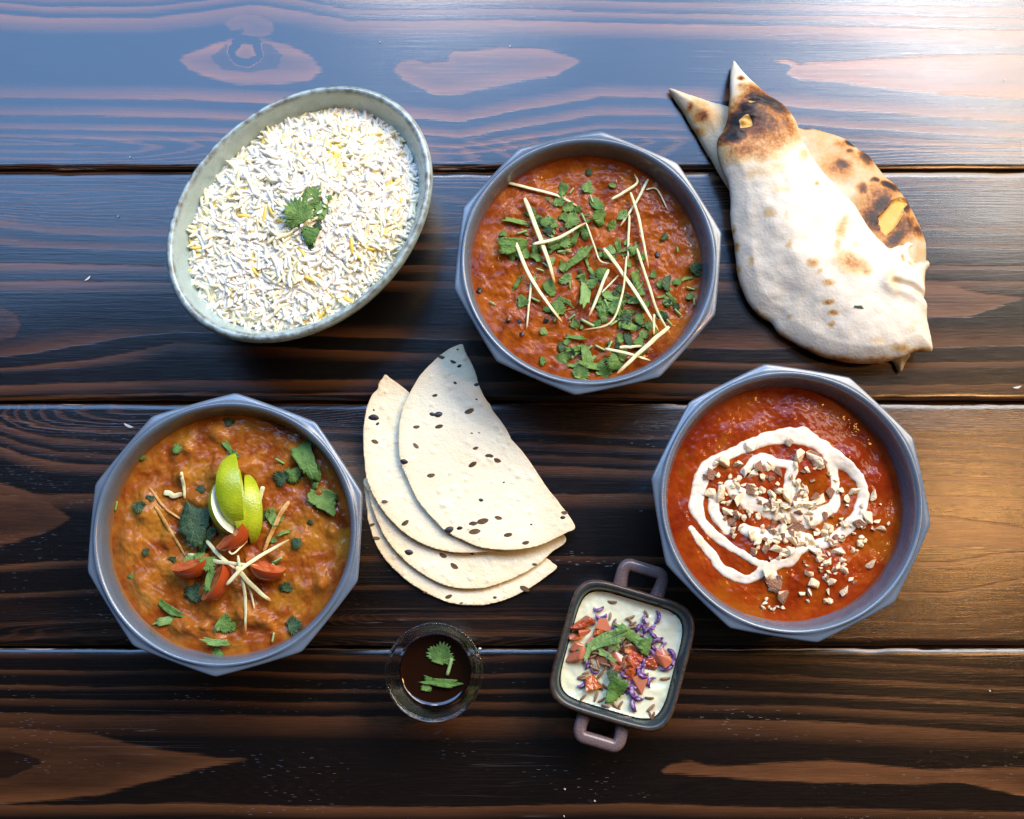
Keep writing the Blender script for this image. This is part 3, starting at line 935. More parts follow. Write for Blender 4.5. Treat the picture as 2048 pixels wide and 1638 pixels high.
def scatter(items, Z, surf, zc, name, cat, group, noun, lift=0.0004, tilt=.22, place='', center=None, rad=1.0, grow=1.0):
    """items: (x, y, size in zoom px, mesh list or mesh, rotation deg or None, label or None)"""
    recs = []
    for it in items:
        X, Y, s, meshes = it[:4]
        rot = math.radians(it[4]) if len(it) > 4 and it[4] is not None else random.uniform(0, 2 * PI)
        lab = it[5] if len(it) > 5 and it[5] else None
        p = at(*Z(X, Y), zc)
        k = (CZ - zc) / F_PX / CT * (Z(1, 0)[0] - Z(0, 0)[0])
        me = random.choice(meshes) if isinstance(meshes, list) else meshes
        z = float(surf(np.array([p[0]]), np.array([p[1]]))[0]) + lift
        o = inst(name, me, (p[0], p[1], z), (random.uniform(-tilt, tilt), random.uniform(-tilt, tilt), rot), s * k * grow)
        tag(o, lab, cat, group)
        if not lab:
            recs.append((o, X, Y, s, LOOK.get(me.name, '')))
    if not recs: return
    # say which one: look, size, clock position and distance from the middle, then order from the left
    cx, cy = center if center else (np.mean([r[1] for r in recs]), np.mean([r[2] for r in recs]))
    med = float(np.median([r[3] for r in recs]))
    keys = {}
    for r in recs:
        dx, dy = r[1] - cx, cy - r[2]
        q = math.hypot(dx, dy) / rad
        clock = CLOCK[int(round(math.atan2(dy, dx) / (PI / 6))) % 12]
        zone = 'central' if q < .12 else (clock + " o'clock " + ('inward' if q < .5 else ('midway out' if q < .75 else 'rimward')))
        size = 'small' if r[3] < med else 'larger'
        keys.setdefault((size, r[4], zone), []).append(r)
    for (size, look, zone), rs in keys.items():
        rs.sort(key=lambda r: r[1])
        for i, r in enumerate(rs):
            t = ' '.join(w for w in (size, look, noun) if w) + ' ' + place + ', ' + zone
            if len(rs) > 1: t += ', ' + ('rightmost' if i == len(rs) - 1 else ORD[min(i, 19)])
            r[0]['label'] = t

# ------------------------------------------------------------------ rice
def rice_mat(name, a, b):
    T = NT(name)
    T.set(Base_Color=T.mix(T.noise(1.2, 2, .5, T.obj()), a, b), Roughness=.36, Specular_IOR_Level=.4, Subsurface_Weight=0.0)
    return T.m


RICE_W = rice_mat('white_rice', (0.80, 0.75, 0.61), (0.87, 0.83, 0.72))
RICE_P = rice_mat('cream_rice', (0.84, 0.76, 0.42), (0.86, 0.80, 0.55))
RICE_Y = rice_mat('saffron_rice', (0.80, 0.50, 0.05), (0.84, 0.63, 0.16))
GR = {m: [grain_mesh(300 + i + j * 20, mm, 1.0, .20, .24) for i in range(7)] for j, (m, mm) in enumerate((('w', RICE_W), ('p', RICE_P), ('y', RICE_Y)))}
ri_c = at(609, 437, .048)[:2]
_kz = (CZ - .048) / F_PX / CT
RI_A, RI_B = 267 * _kz, 202 * _kz


def rice_uv(x, y):
    dx, dy = x - ri_c[0], y - ri_c[1]
    c, s = math.cos(RB_ROT), math.sin(RB_ROT)
    return (dx * c + dy * s) / RI_A, (-dx * s + dy * c) / RI_B


def rice_z(x, y):
    u, v = rice_uv(x, y)
    r2 = u * u + v * v
    return .0465 + .0125 * np.clip(1 - r2, -0.4, 1) + .0042 * fbm(x * 55, y * 55, 3, 3) * 2 * np.clip(1.3 - r2, 0, 1)


rice = empty('cooked_rice', (ri_c[0], ri_c[1], 0.012))
tag(rice, 'heap of white and saffron rice filling the sage bowl', 'rice')
# body of the heap under the loose grains
o_t = np.linspace(0, 2 * PI, 160, endpoint=False)


def rice_outline(f):
    x = RI_A * f * np.cos(o_t); y = RI_B * f * np.sin(o_t)
    c, s = math.cos(RB_ROT), math.sin(RB_ROT)
    return np.stack([ri_c[0] + x * c - y * s, ri_c[1] + x * s + y * c], -1)


RB_ = NT('rice_heap'); RB_.set(Base_Color=RB_.mix(RB_.map(RB_.noise(70, 3, .5, RB_.obj()), .45, .62, 0, 1), (0.93, 0.89, 0.76), (0.93, 0.84, 0.55)), Roughness=.6)
RB_.bump(RB_.noise(420, 3, .6, RB_.obj()), .001, .6)
hp = sheet('rice_heap', rice_outline(.985), .0022, lambda x, y, d: np.where(d > 0, rice_z(x, y) - .0004, .040), lambda x, y, d: np.where(d > 0, .030, .0385), RB_.m)
hp.data.transform(Matrix.Translation((-ri_c[0], -ri_c[1], -0.012)))
hp.parent = rice
rr = random.Random(5)
grains = []
NG = 3900
while len(grains) < NG:
    u, v = rr.uniform(-1.02, 1.02), rr.uniform(-1.02, 1.02)
    if u * u + v * v > 1.0: continue
    c, s = math.cos(RB_ROT), math.sin(RB_ROT)
    x = ri_c[0] + u * RI_A * c - v * RI_B * s; y = ri_c[1] + u * RI_A * s + v * RI_B * c
    layer = len(grains) / NG
    yel = float(vnoise(np.array([x * 70]), np.array([y * 70]), 91)[0])
    q = rr.random()
    key = 'y' if q < .015 + .16 * max(0, yel - .62) * 2 else ('p' if q < .06 + .60 * yel * yel else 'w')
    h = float(rice_z(np.array([x]), np.array([y]))[0]) - .0013 + .0022 * layer + rr.uniform(-.0006, .0006)
    L = rr.uniform(.0105, .0150) * (1.0 if u * u + v * v < .93 else .85)
    grains.append((x, y, h, 6.28 * 1.6 * float(vnoise(np.array([x * 90]), np.array([y * 90]), 17)[0]) + rr.gauss(0, .75), rr.gauss(0, .12), rr.uniform(0, 2 * PI), L, key, rr.randrange(7)))
for (x, y, h, a, tl, ro, L, key, i) in grains[-300:]:
    o = inst('rice_grain', GR[key][i], (x - ri_c[0], y - ri_c[1], h - .012), Matrix.Rotation(a, 3, 'Z').to_4x4().to_euler(), L, rice)
    o.rotation_euler = (Matrix.Rotation(a, 3, 'Z') @ Matrix.Rotation(tl, 3, 'Y') @ Matrix.Rotation(ro * .12, 3, 'X')).to_euler()
VV = []; FF = []; MI = []; off = 0
cache = {}
for (x, y, h, a, tl, ro, L, key, i) in grains[:-300]:
    if (key, i) not in cache:
        me = GR[key][i]
        cache[key, i] = (np.array([v.co[:] for v in me.vertices]), [tuple(p.vertices) for p in me.polygons])
    v, f = cache[key, i]
    R = np.array(Matrix.Rotation(a, 3, 'Z') @ Matrix.Rotation(tl, 3, 'Y') @ Matrix.Rotation(ro, 3, 'X'))
    VV.append((v * L) @ R.T + np.array([x - ri_c[0], y - ri_c[1], h - .012]))
    FF += [tuple(k + off for k in p) for p in f]; MI += [{'w': 0, 'p': 1, 'y': 2}[key]] * len(f); off += len(v)
tag(mk('rice_grains', np.vstack(VV), FF, [RICE_W, RICE_P, RICE_Y], rice, True, MI), kind='stuff')

# coriander sprig on the rice
sp = at(*ZB(865, 850), .056)
sprig = empty('coriander_sprig', (sp[0], sp[1], float(rice_z(sp[:1], sp[1:2])[0])))
tag(sprig, 'sprig of green coriander lying in the middle of the rice', 'coriander')
for (X, Y, s, me, rot) in [(830, 870, 210, FANS[0], 120), (880, 780, 170, FANS[2], 60), (935, 840, 150, FANS_PALE[1], -10), (885, 960, 150, FANS[4], -100), (985, 770, 45, FANS[3], 40), (920, 920, 70, FANS_DARK[0], -60), (885, 1030, 45, FANS_DARK[1], -80), (850, 790, 90, FANS[5], 150)]:
    p = at(*ZB(X, Y), .056)
    z = float(rice_z(p[:1], p[1:2])[0])
    inst('leaf', me, (p[0] - sp[0], p[1] - sp[1], z - sprig.location.z + .0022), (random.uniform(-.2, .2), random.uniform(-.2, .2), math.radians(rot)), s / 2.73 * (CZ - .056) / F_PX, sprig)
ps = at(*ZB([880, 860, 885, 890], [760, 860, 960, 1030]), .056)
ps[:, 2] = rice_z(ps[:, 0], ps[:, 1]) + .0016
tube('stem', open_curve(ps - np.array(sprig.location), 12), .0012, .0012, STEM.m, sprig, sec=8, sq=1)

# ------------------------------------------------------------------ curries
def curry_disc(key, z0, f, name, label, mat, height, NR=130, NA=420):
    b = DEC[key]; c, R = b['c'], b['R']
    rad = R * f
    rr_ = np.sqrt(np.linspace(0.0004, 1, NR)) * rad
    th_ = np.linspace(0, 2 * PI, NA, endpoint=False)
    RR, TH = np.meshgrid(rr_, th_, indexing='ij')
    X = c[0] + RR * np.cos(TH); Y = c[1] + RR * np.sin(TH)

    def surf(x, y):
        d = np.hypot(x - c[0], y - c[1]) / rad
        return z0 + height(x, y, d) * (1 - .75 * sstep(.86, 1.0, d))
    Zs = surf(X, Y)
    lump = np.clip((height(X, Y, RR / rad) - height(X * 0 + c[0], Y * 0 + c[1], RR / rad).mean()) / .0035 + .15, 0, 1)
    rings = [np.stack([X[i], Y[i], Zs[i]], -1) for i in range(NR)][::-1]
    low = np.stack([c[0] + rad * .95 * np.cos(th_), c[1] + rad * .95 * np.sin(th_), np.full(NA, z0 - .012)], -1)
    o = loft(name, [low] + rings, mat, None, True, True)
    a_ = o.data.attributes.new('lump', 'FLOAT', 'POINT'); a_.data.foreach_set('value', np.concatenate([np.zeros(NA), lump[::-1].ravel()]).astype(np.float32))
    tag(o, label, 'curry')
    return surf, o


def curry_mat(name, cols, scale,  rough=.24, bump=.0009, spots=None, oil=None, fine=700, cov=.6, lump=None):
    T = NT(name); P = T.pos()
    n1 = T.noise(scale, 5, .6, P, .4)
    col = T.ramp(n1, [(.30, cols[0]), (.45, cols[1]), (.58, cols[2]), (.72, cols[3])])
    if spots:
        col = T.mix(T.math('MULTIPLY', T.map(T.noise(480, 2, .5, P), .68, .74, 0, 1), .75), col, spots)
    if oil:
        col = T.mix(T.map(T.noise(38, 3, .5, P), .56, .66, 0, .7), col, oil)
    if lump:
        col = T.mix(T.math('MULTIPLY', T.map(T.attr('lump'), .35, .8, 0, 1), lump[1]), col, lump[0])
    n2 = T.noise(fine, 4, .65, P); n3 = T.noise(fine * .28, 3, .6, P)
    col = T.mix(T.map(n2, .3, .7, .35, 0), col, T.mix(.5, col, cols[0]))
    T.set(Base_Color=col, Roughness=T.map(n3, .3, .7, rough - .08, rough + .12), Specular_IOR_Level=.06)
    T.set(Coat_Weight=.22, Coat_Roughness=.05)
    T.bump(T.math('ADD', T.math('MULTIPLY', n2, .5), n3), bump, .6)
    return T.m


# --- orange curry with ginger and coriander
CZ1 = .0405
h1 = lambda x, y, d: .0050 * fbm(x * 45, y * 45, 1, 3) + .0019 * fbm(x * 150, y * 150, 5, 3) + .0008 * fbm(x * 420, y * 420, 6, 2)
m1 = curry_mat('orange_curry', [(0.13, 0.018, 0.002), (0.24, 0.048, 0.004), (0.32, 0.080, 0.006), (0.40, 0.120, 0.010)], 60, .30, .0007, (0.10, 0.022, 0.008), None, 1100)
surf1, cur1 = curry_disc('orange', CZ1, .862, 'orange_curry', 'grainy orange curry under ginger strips and chopped coriander', m1, h1)

gl = 'pale ginger strip on the orange curry, '
G1 = [
    ([(355, 365), (640, 432), (745, 478), (828, 525)], 24, 0, .0012, gl + 'overhanging the upper left of the sauce'),
    ([(495, 470), (590, 720), (672, 965)], 38, 0, .0030, gl + 'thickest one, slanting down left of centre'),
    ([(540, 745), (680, 710), (850, 615)], 27, 0, .0048, gl + 'crossing over the thickest strip'),
    ([(850, 612), (900, 740), (935, 830), (1000, 850)], 15, 0, .0030, gl + 'thin and bent like an elbow at the centre'),
    ([(435, 710), (530, 930), (715, 1195)], 31, 0, .0030, gl + 'lying furthest left, long and slanting'),
    ([(535, 945), (505, 1230)], 18, 0, .0012, gl + 'short and nearly vertical at the lower left'),
    ([(955, 760), (1060, 905), (1180, 1090), (1275, 1250)], 31, 0, .0042, gl + 'longest diagonal one right of centre'),
    ([(1110, 435), (1165, 610), (1215, 880)], 23, 0, .0030, gl + 'long one hanging from the upper right tangle'),
    ([(1105, 560), (1098, 830)], 20, 0, .0014, gl + 'vertical one ending in an orange stain'),
    ([(1150, 760), (1200, 920), (1260, 1110), (1345, 1270)], 22, 0, .0026, gl + 'rightmost long one reaching toward the lower rim'),
    ([(985, 880), (870, 1155)], 27, 0, .0026, gl + 'leaning left above the pale leaf pile'),
    ([(1085, 815), (1060, 1040), (990, 1200), (830, 1240)], 17, 0, .0060, gl + 'thin and hooked over the leaf pile'),
    ([(1045, 910), (900, 1060)], 13, 0, .0016, gl + 'thinnest one beside the leaning strip'),
    ([(1330, 1225), (1130, 1400), (1025, 1500)], 36, 0, .0058, gl + 'broadest one by the lower right rim'),
    ([(960, 1345), (1100, 1380), (1225, 1415)], 23, 0, .0040, gl + 'crossing under the broadest strip near the lower rim'),
    ([(1045, 1340), (1180, 1330)], 25, 0, .0024, gl + 'short level one above the lower rim'),
    ([(1245, 1150), (1245, 1270)], 19, 0, .0046, gl + 'short upright one at the lower right'),
    ([(1000, 475), (1145, 385), (1135, 325)], 23, 0, .0024, gl + 'with a turned-up tip at the upper right'),
    ([(1215, 350), (1150, 480), (1050, 630)], 23, 0, .0010, gl + 'half sunk and orange-stained at the upper right'),
    ([(1205, 410), (1270, 410), (1330, 530)], 13, 0, .0010, gl + 'thin curled one nearest the right rim'),
]
shreds('ginger_strip', G1, Z1, surf1, CZ1, None, 'ginger', 'ginger strips on the orange curry')
F_, FP, FD, S_, SP, B_ = FANS, FANS_PALE, FANS_DARK, STRIPS, STRIPS_PALE, BROADS
L1 = [(860, 405, 95, FP, 80), (720, 405, 80, B_, 80), (870, 310, 55, FD), (1013, 385, 55, F_), (690, 475, 85, F_), (640, 470, 50, S_, 130), (760, 515, 80, B_), (905, 490, 110, F_), (935, 580, 120, F_), (1065, 555, 110, FP), (530, 545, 75, F_, 90), (440, 605, 130, S_, -15), (640, 590, 95, FP), (570, 590, 70, F_),
      (640, 650, 75, FD), (420, 735, 190, BROADS, 8, 'large flat coriander piece at the left of the orange curry'), (490, 790, 110, F_), (430, 790, 80, F_), (710, 735, 130, F_), (660, 745, 90, F_), (800, 815, 190, S_, 35, 'long folded coriander strip at the centre of the orange curry'), (560, 810, 80, F_), (760, 590, 110, F_), (1010, 620, 75, F_), (790, 690, 110, S_, 70),
      (1310, 685, 65, FD), (1320, 960, 95, BROADS_DARK, 80), (1355, 1045, 75, S_, -50), (1490, 880, 95, FD), (1440, 930, 75, S_, 20), (475, 1060, 90, F_), (455, 955, 80, S_, 60), (690, 1110, 110, F_), (620, 1110, 60, F_), (735, 1060, 80, S_, -30), (640, 980, 95, B_, 110), (735, 935, 100, FP), (1000, 770, 90, FP), (1045, 750, 100, S_), (1130, 760, 75, F_), (1145, 745, 60, SP),
      (845, 1010, 210, SP, 88, 'long upright coriander strip right of centre on the orange curry'), (1010, 1040, 130, FP), (960, 1100, 140, FP), (1040, 1100, 120, F_), (890, 950, 80, F_), (950, 905, 90, F_), (1140, 935, 110, B_), (1090, 1130, 100, F_), (1130, 1060, 90, FP), (1110, 1210, 110, F_), (1080, 1160, 90, FD), (1310, 1150, 90, FD), (1190, 1260, 90, FP), (1170, 1170, 80, F_), (1100, 1290, 80, BROADS_DARK), (790, 1275, 100, S_, -10), (740, 1300, 60, F_),
      (710, 1385, 100, F_), (855, 1385, 130, B_, 100), (790, 1335, 100, S_, 10), (900, 1445, 190, S_, -5), (820, 1485, 130, FP), (950, 1470, 110, F_), (1020, 1415, 120, F_), (1050, 1380, 90, F_), (1335, 1305, 140, SP, 8), (600, 1235, 60, FP), (600, 1400, 35, F_), (1000, 1490, 120, SP, 20), (1110, 1455, 110, S_, 30), (1170, 1310, 90, F_), (930, 1060, 80, F_), (830, 930, 60, F_), (1200, 1090, 70, F_), (550, 940, 50, SP), (1460, 1040, 60, F_)]
_cl1 = random.Random(8)
for cx_1, cy_1, n_1, sg in ((760, 620, 26, 150), (980, 900, 26, 160), (1020, 1150, 26, 120), (950, 1420, 18, 130), (560, 760, 14, 130), (1300, 1050, 8, 90)):
    for _ in range(n_1):
        L1.append((_cl1.gauss(cx_1, sg), _cl1.gauss(cy_1, sg * .7), _cl1.uniform(30, 72), _cl1.choice([F_, FP, S_, SP, F_, FD])))
L1 = [q for q in L1 if ((q[0] - 860) / 640) ** 2 + ((q[1] - 880) / 610) ** 2 < 1]
scatter(L1, Z1, surf1, CZ1, 'coriander_leaf', 'coriander', 'chopped coriander on the orange curry', 'coriander piece', .0008, .42, 'on orange curry', (860, 880), 670, 1.12)
ST1 = [(478, 663, 55), (585, 880, 42), (720, 770, 62), (305, 1070, 36), (555, 1055, 55), (770, 1155, 45), (870, 1340, 50), (935, 1335, 55), (865, 1190, 75), (975, 1080, 60), (1465, 985, 45), (840, 580, 55), (885, 465, 45), (770, 415, 38), (1340, 1190, 45), (1485, 1065, 38), (740, 770, 50), (620, 855, 45), (1015, 1190, 60), (990, 1325, 55), (680, 1160, 50), (760, 970, 40), (1390, 1130, 50)]
scatter([(x, y, s, STEMS) for x, y, s in ST1], Z1, surf1, CZ1, 'cut_coriander', 'coriander', 'cut coriander stalks on the orange curry', 'cut coriander stalk', .0008, .15, 'on orange curry', (860, 880), 670, 1.15)
BURN = [chunk_mesh(700 + i, [BURNT.m], 12, .5) for i in range(3)]
scatter([(230, 1000, 55, BURN), (400, 1175, 60, BURN), (465, 1180, 50, BURN), (620, 1175, 55, BURN), (480, 1255, 60, BURN), (1270, 795, 55, BURN)], Z1, surf1, CZ1, 'charred_flake', 'flake', 'charred flakes in the orange curry', 'black charred flake', .0, .3, 'on orange curry', (860, 880), 670)

# --- brown curry with lime and tomato
CZ2 = .0415
_rs = np.random.RandomState(21)
lumps2 = [(DEC['dal']['c'][0] + r_ * math.cos(t_), DEC['dal']['c'][1] + r_ * math.sin(t_), s_, a_) for r_, t_, s_, a_ in zip(np.sqrt(_rs.rand(70)) * DEC['dal']['R'] * .8, _rs.rand(70) * 6.283, _rs.uniform(.0035, .0080, 70), _rs.uniform(.0012, .0034, 70))]


def h2(x, y, d):
    h = .0040 * fbm(x * 40, y * 40, 12, 3) + .0020 * fbm(x * 170, y * 170, 15, 3) + .0010 * fbm(x * 420, y * 420, 16, 2)
    for lx, ly, s, a in lumps2:
        h = h + a * np.exp(-((x - lx) ** 2 + (y - ly) ** 2) / (s * s) * 1.6)
    return h


m2 = curry_mat('brown_curry', [(0.14, 0.024, 0.004), (0.25, 0.060, 0.008), (0.33, 0.100, 0.011), (0.44, 0.190, 0.034)], 75, .27, .0006, (0.06, 0.022, 0.010), (0.34, 0.150, 0.014), 420, lump=((0.42, 0.17, 0.026), .42))
surf2, cur2 = curry_disc('dal', CZ2, .866, 'brown_curry', 'lumpy brown curry under lime, tomato and ginger', m2, h2)
LZ = .047
SKIN_L = NT('lime_skin'); _T = SKIN_L; _P = _T.obj()
_T.set(Base_Color=_T.mix(_T.map(_T.noise(90, 3, .5, _P), .35, .65, 0, 1), (0.30, 0.38, 0.010), (0.46, 0.52, 0.022)), Roughness=.30)
_T.bump(_T.n('TexVoronoi', {'Vector': _P, 'Scale': 900.0}).outputs[0], .0003, .5)
PITH = NT('lime_pith'); PITH.set(Base_Color=(0.78, 0.80, 0.60), Roughness=.5)
FLESH_L = NT('lime_flesh'); _T = FLESH_L; _P = _T.obj()
_T.set(Base_Color=_T.mix(_T.noise(500, 3, .6, _P), (0.42, 0.46, 0.26), (0.60, 0.63, 0.42)), Roughness=.14, Subsurface_Weight=.3, Subsurface_Radius=(.004, .004, .002), Subsurface_Scale=1)
_T.bump(_T.noise(600, 3, .6, _P), .0006, .7)
SKIN_T = NT('tomato_skin'); SKIN_T.set(Base_Color=SKIN_T.mix(SKIN_T.noise(120, 2, .5, SKIN_T.obj()), (0.30, 0.034, 0.008), (0.42, 0.080, 0.013)), Roughness=.16)
FLESH_T = NT('tomato_flesh'); _T = FLESH_T; _P = _T.obj()
_T.set(Base_Color=_T.mix(_T.map(_T.noise(260, 3, .6, _P), .4, .6, 0, 1), (0.38, 0.062, 0.016), (0.48, 0.13, 0.045)), Roughness=.18, Subsurface_Weight=.2, Subsurface_Radius=(.003, .001, .0006), Subsurface_Scale=1)
_T.bump(_T.noise(350, 3, .6, _P), .0006, .7)


def wedge(name, pa, pb, z, W, alpha, roll, mats, label, cat, group, pith=.9, tilt=0.0, pw=1.0):
    """fruit segment between two points; skin faces up when roll = 0, positive roll turns it to the right of a->b"""
    a = at(*pa, z); b = at(*pb, z)
    mid = (a + b) / 2; d = b - a; L = np.linalg.norm(d) / 2; ang = math.atan2(d[1], d[0])
    nl, nf = 22, 12
    V = []; F = []; M = []
    lam = np.linspace(-PI / 2, PI / 2, nl); phi = np.linspace(-alpha, alpha, nf)
    for l in lam:
        cl = max(math.cos(l), .02) ** pw
        for p in phi:
            V.append((L * math.sin(l), W * cl * math.sin(p), W * cl * math.cos(p)))
    for i in range(nl - 1):
        for j in range(nf - 1):
            F.append((i * nf + j, (i + 1) * nf + j, (i + 1) * nf + j + 1, i * nf + j + 1)); M.append(0)
    for sgn, col in ((-1, 0), (1, nf - 1)):
        base = len(V)
        fr = [0.02, .45, pith - .02, pith, 1.0]
        for i, l in enumerate(lam):
            cl = max(math.cos(l), .02) ** pw
            for f in fr:
                sag = -.05 * W * math.sin(f * PI) * cl * sgn
                V.append((L * math.sin(l) * (.94 + .06 * f), W * cl * f * math.sin(sgn * alpha) + sag, W * cl * f * math.cos(alpha)))
        for i in range(nl - 1):
            for j in range(4):
                q = (base + i * 5 + j, base + i * 5 + j + 1, base + (i + 1) * 5 + j + 1, base + (i + 1) * 5 + j)
                F.append(q if sgn > 0 else q[::-1]); M.append(1 if j >= 2 else 2)
    o = empty(name)
    for part, ids in (('rind' if 'lime' in name else 'skin', (0,)), ('flesh', (1, 2))):
        fs = [f for f, m in zip(F, M) if m in ids]
        us_ = sorted({i for f in fs for i in f}); mp = {j: i for i, j in enumerate(us_)}
        mk(part, [V[i] for i in us_], [tuple(mp[i] for i in f) for f in fs], [mats[i] for i in ids], o, True, [ids.index(m) for m in M if m in ids])
    # the middle of the visible skin sits on the line a-b
    R = Matrix.Rotation(ang, 4, 'Z') @ Matrix.Rotation(-tilt, 4, 'Y') @ Matrix.Rotation(-roll, 4, 'X')
    c0 = R @ Vector((0, 0, W * .72))
    o.matrix_world = Matrix.Translation(Vector((mid[0], mid[1], z)) - c0) @ R
    tag(o, label, cat, group)
    return o


lm = [SKIN_L.m, PITH.m, FLESH_L.m]
LT = .058
wedge('lime_wedge', Z2(700, 540), Z2(800, 850), LT - .006, .0155, .50, math.radians(-74), lm, 'leftmost lime wedge showing white pith and wet flesh', 'lime', 'lime wedges on the brown curry', .86)
wedge('lime_wedge', Z2(922, 485), Z2(955, 862), LT - .0080, .0160, .30, math.radians(24), lm, 'rightmost narrow lime wedge in the fan', 'lime', 'lime wedges on the brown curry', .86)
wedge('lime_wedge', Z2(848, 455), Z2(893, 860), LT - .004, .0160, .24, math.radians(4), lm, 'lime wedge second from the right in the fan', 'lime', 'lime wedges on the brown curry', .86)
wedge('lime_wedge', Z2(800, 380), Z2(845, 785), LT + .001, .0170, .46, math.radians(-10), lm, 'topmost bright lime wedge leaning over the other wedges', 'lime', 'lime wedges on the brown curry', .86)
tm = [SKIN_T.m, FLESH_T.m, FLESH_T.m]
wedge('tomato_wedge', Z2(795, 930), Z2(930, 775), .0525, .0115, .75, math.radians(-78), tm, 'tomato wedge at the foot of the lime', 'tomato', 'tomato wedges on the brown curry', .8, pw=.7)
wedge('tomato_wedge', Z2(525, 1050), Z2(720, 985), .0500, .0115, .75, math.radians(-74), tm, 'dark red tomato wedge under the curled coriander', 'tomato', 'tomato wedges on the brown curry', .8, pw=.7)
wedge('tomato_wedge', Z2(725, 1190), Z2(830, 985), .0515, .0110, .8, math.radians(-80), tm, 'lowest tomato wedge with a ridge of pale flesh', 'tomato', 'tomato wedges on the brown curry', .8, pw=.7)
wedge('tomato_wedge', Z2(885, 995), Z2(1090, 1060), .0505, .0105, .75, math.radians(-70), tm, 'right tomato wedge under the crossed ginger strips', 'tomato', 'tomato wedges on the brown curry', .8, pw=.7)

top2 = lambda x, y: surf2(x, y) + .0125 * np.exp(-(((x - _tc[0]) / .018) ** 2 + ((y - _tc[1]) / .014) ** 2) ** 1.5)
_tc = at(*Z2(850, 985), LZ)
bl_ = 'ginger strip on the brown curry, '
G2a = [
    ([(690, 850), (770, 925), (870, 1000)], 28, 0, .0008, 'pale ' + bl_ + 'sloping down beside the lime'),
    ([(590, 920), (740, 955), (990, 985)], 28, 0, .0016, 'pale ' + bl_ + 'lying nearly level over the tomatoes'),
    ([(820, 1085), (960, 950), (1130, 840)], 27, 0, .0036, 'pale ' + bl_ + 'with a browned tip pointing up right'),
    ([(870, 985), (950, 1090), (1030, 1170)], 34, 0, .0022, 'broad pale ' + bl_ + 'fanning down right from the knot'),
    ([(885, 930), (905, 1150), (900, 1340)], 22, 0, .0028, 'longest pale ' + bl_ + 'hanging straight down'),
    ([(800, 850), (850, 920), (915, 850)], 14, 0, .0032, 'thin curled pale ' + bl_ + 'on the tomato by the lime'),
    ([(905, 1020), (945, 1215)], 15, 0, .0016, 'thin pale ' + bl_ + 'just right of the hanging strip'),
]
shreds('ginger_strip', G2a, Z2, top2, LZ, None, 'ginger', 'ginger strips on the brown curry')
G2b = [
    ([(395, 570), (480, 680), (580, 750)], 18, 1, .0004, 'thin browned ' + bl_ + 'left of the dark leaf, upper one'),
    ([(425, 665), (500, 790), (580, 930)], 22, 1, .0004, 'browned ' + bl_ + 'left of the dark leaf, lower one'),
    ([(1130, 640), (1060, 760), (990, 910)], 34, 1, .0006, 'thick orange-brown ' + bl_ + 'to the right of the lime'),
    ([(990, 560), (975, 650)], 34, 0, .0008, 'stubby pale ' + bl_ + 'at the right shoulder of the lime'),
    ([(575, 490), (585, 630)], 24, 0, .0004, 'short pale ' + bl_ + 'standing above the dark leaf'),
    ([(470, 595), (530, 610), (570, 600)], 40, 0, .0000, 'stubby whitish ' + bl_ + 'half sunk left of the lime'),
]
shreds('ginger_strip', G2b, Z2, surf2, CZ2 + .002, None, 'ginger', 'ginger strips on the brown curry')
L2 = [(1225, 430, 220, BROADS[1], -65, 'largest flat coriander piece at the upper right of the brown curry'), (1270, 510, 130, BROADS[2], -80), (1150, 490, 110, F_), (1095, 520, 100, FD), (1315, 640, 160, BROADS[0], -25, 'oval coriander piece nearest the right rim of the brown curry'), (400, 305, 110, FP), (545, 360, 70, F_), (805, 350, 95, S_, -50), (830, 400, 80, F_),
      (650, 735, 290, BROADS_DARK[0], 80, 'large dark wilted leaf beside the lime wedges'), (690, 830, 160, BROADS_DARK[1], 60), (345, 665, 80, FD), (405, 625, 55, FD), (1045, 730, 115, F_), (985, 720, 95, FD), (620, 1130, 130, FD), (490, 1200, 170, S_, -35, 'curved coriander strip at the lower left of the brown curry'), (490, 1270, 140, SP, 10), (780, 1285, 110, F_), (820, 1300, 70, F_), (1145, 1300, 110, FD), (755, 1440, 75, F_),
      (295, 1035, 40, F_), (355, 405, 45, F_), (1110, 1100, 80, FD), (1180, 870, 80, FD), (1240, 750, 40, FD), (815, 215, 60, FD), (1100, 810, 70, S_), (1045, 850, 40, F_), (520, 945, 50, FD), (380, 910, 50, FD), (670, 580, 60, FD), (1060, 960, 55, SP)]
scatter(L2, Z2, surf2, CZ2 + .002, 'coriander_leaf', 'coriander', 'coriander on the brown curry', 'coriander piece', .0006, .24, 'on brown curry', (800, 850), 620, 1.05)
scatter([(610, 970, 110, FP, 20, 'curled bright coriander leaf on the dark red tomato wedge'), (660, 950, 90, F_), (715, 960, 90, F_), (725, 1060, 110, S_, 80), (715, 1120, 90, FP), (640, 1000, 70, FP)], Z2, top2, LZ, 'coriander_leaf', 'coriander', 'coriander on the tomato wedges', 'leaf', .004, .3, 'on tomato wedges', (660, 1020), 120, 1.15)
scatter([(750, 1385, 140, STRIPS_PALE[1], -5, 'long green stem piece near the lower rim of the brown curry'), (1085, 430, 55, STEMS, -30), (1045, 1360, 50, STEMS), (215, 665, 50, STEMS, 80), (1075, 1005, 90, STEMS, -40), (1075, 950, 50, STEMS, 30)], Z2, surf2, CZ2 + .002, 'cut_coriander', 'coriander', 'cut coriander stalks on the brown curry', 'cut coriander stalk', .0006, .1, 'on brown curry', (800, 850), 620)

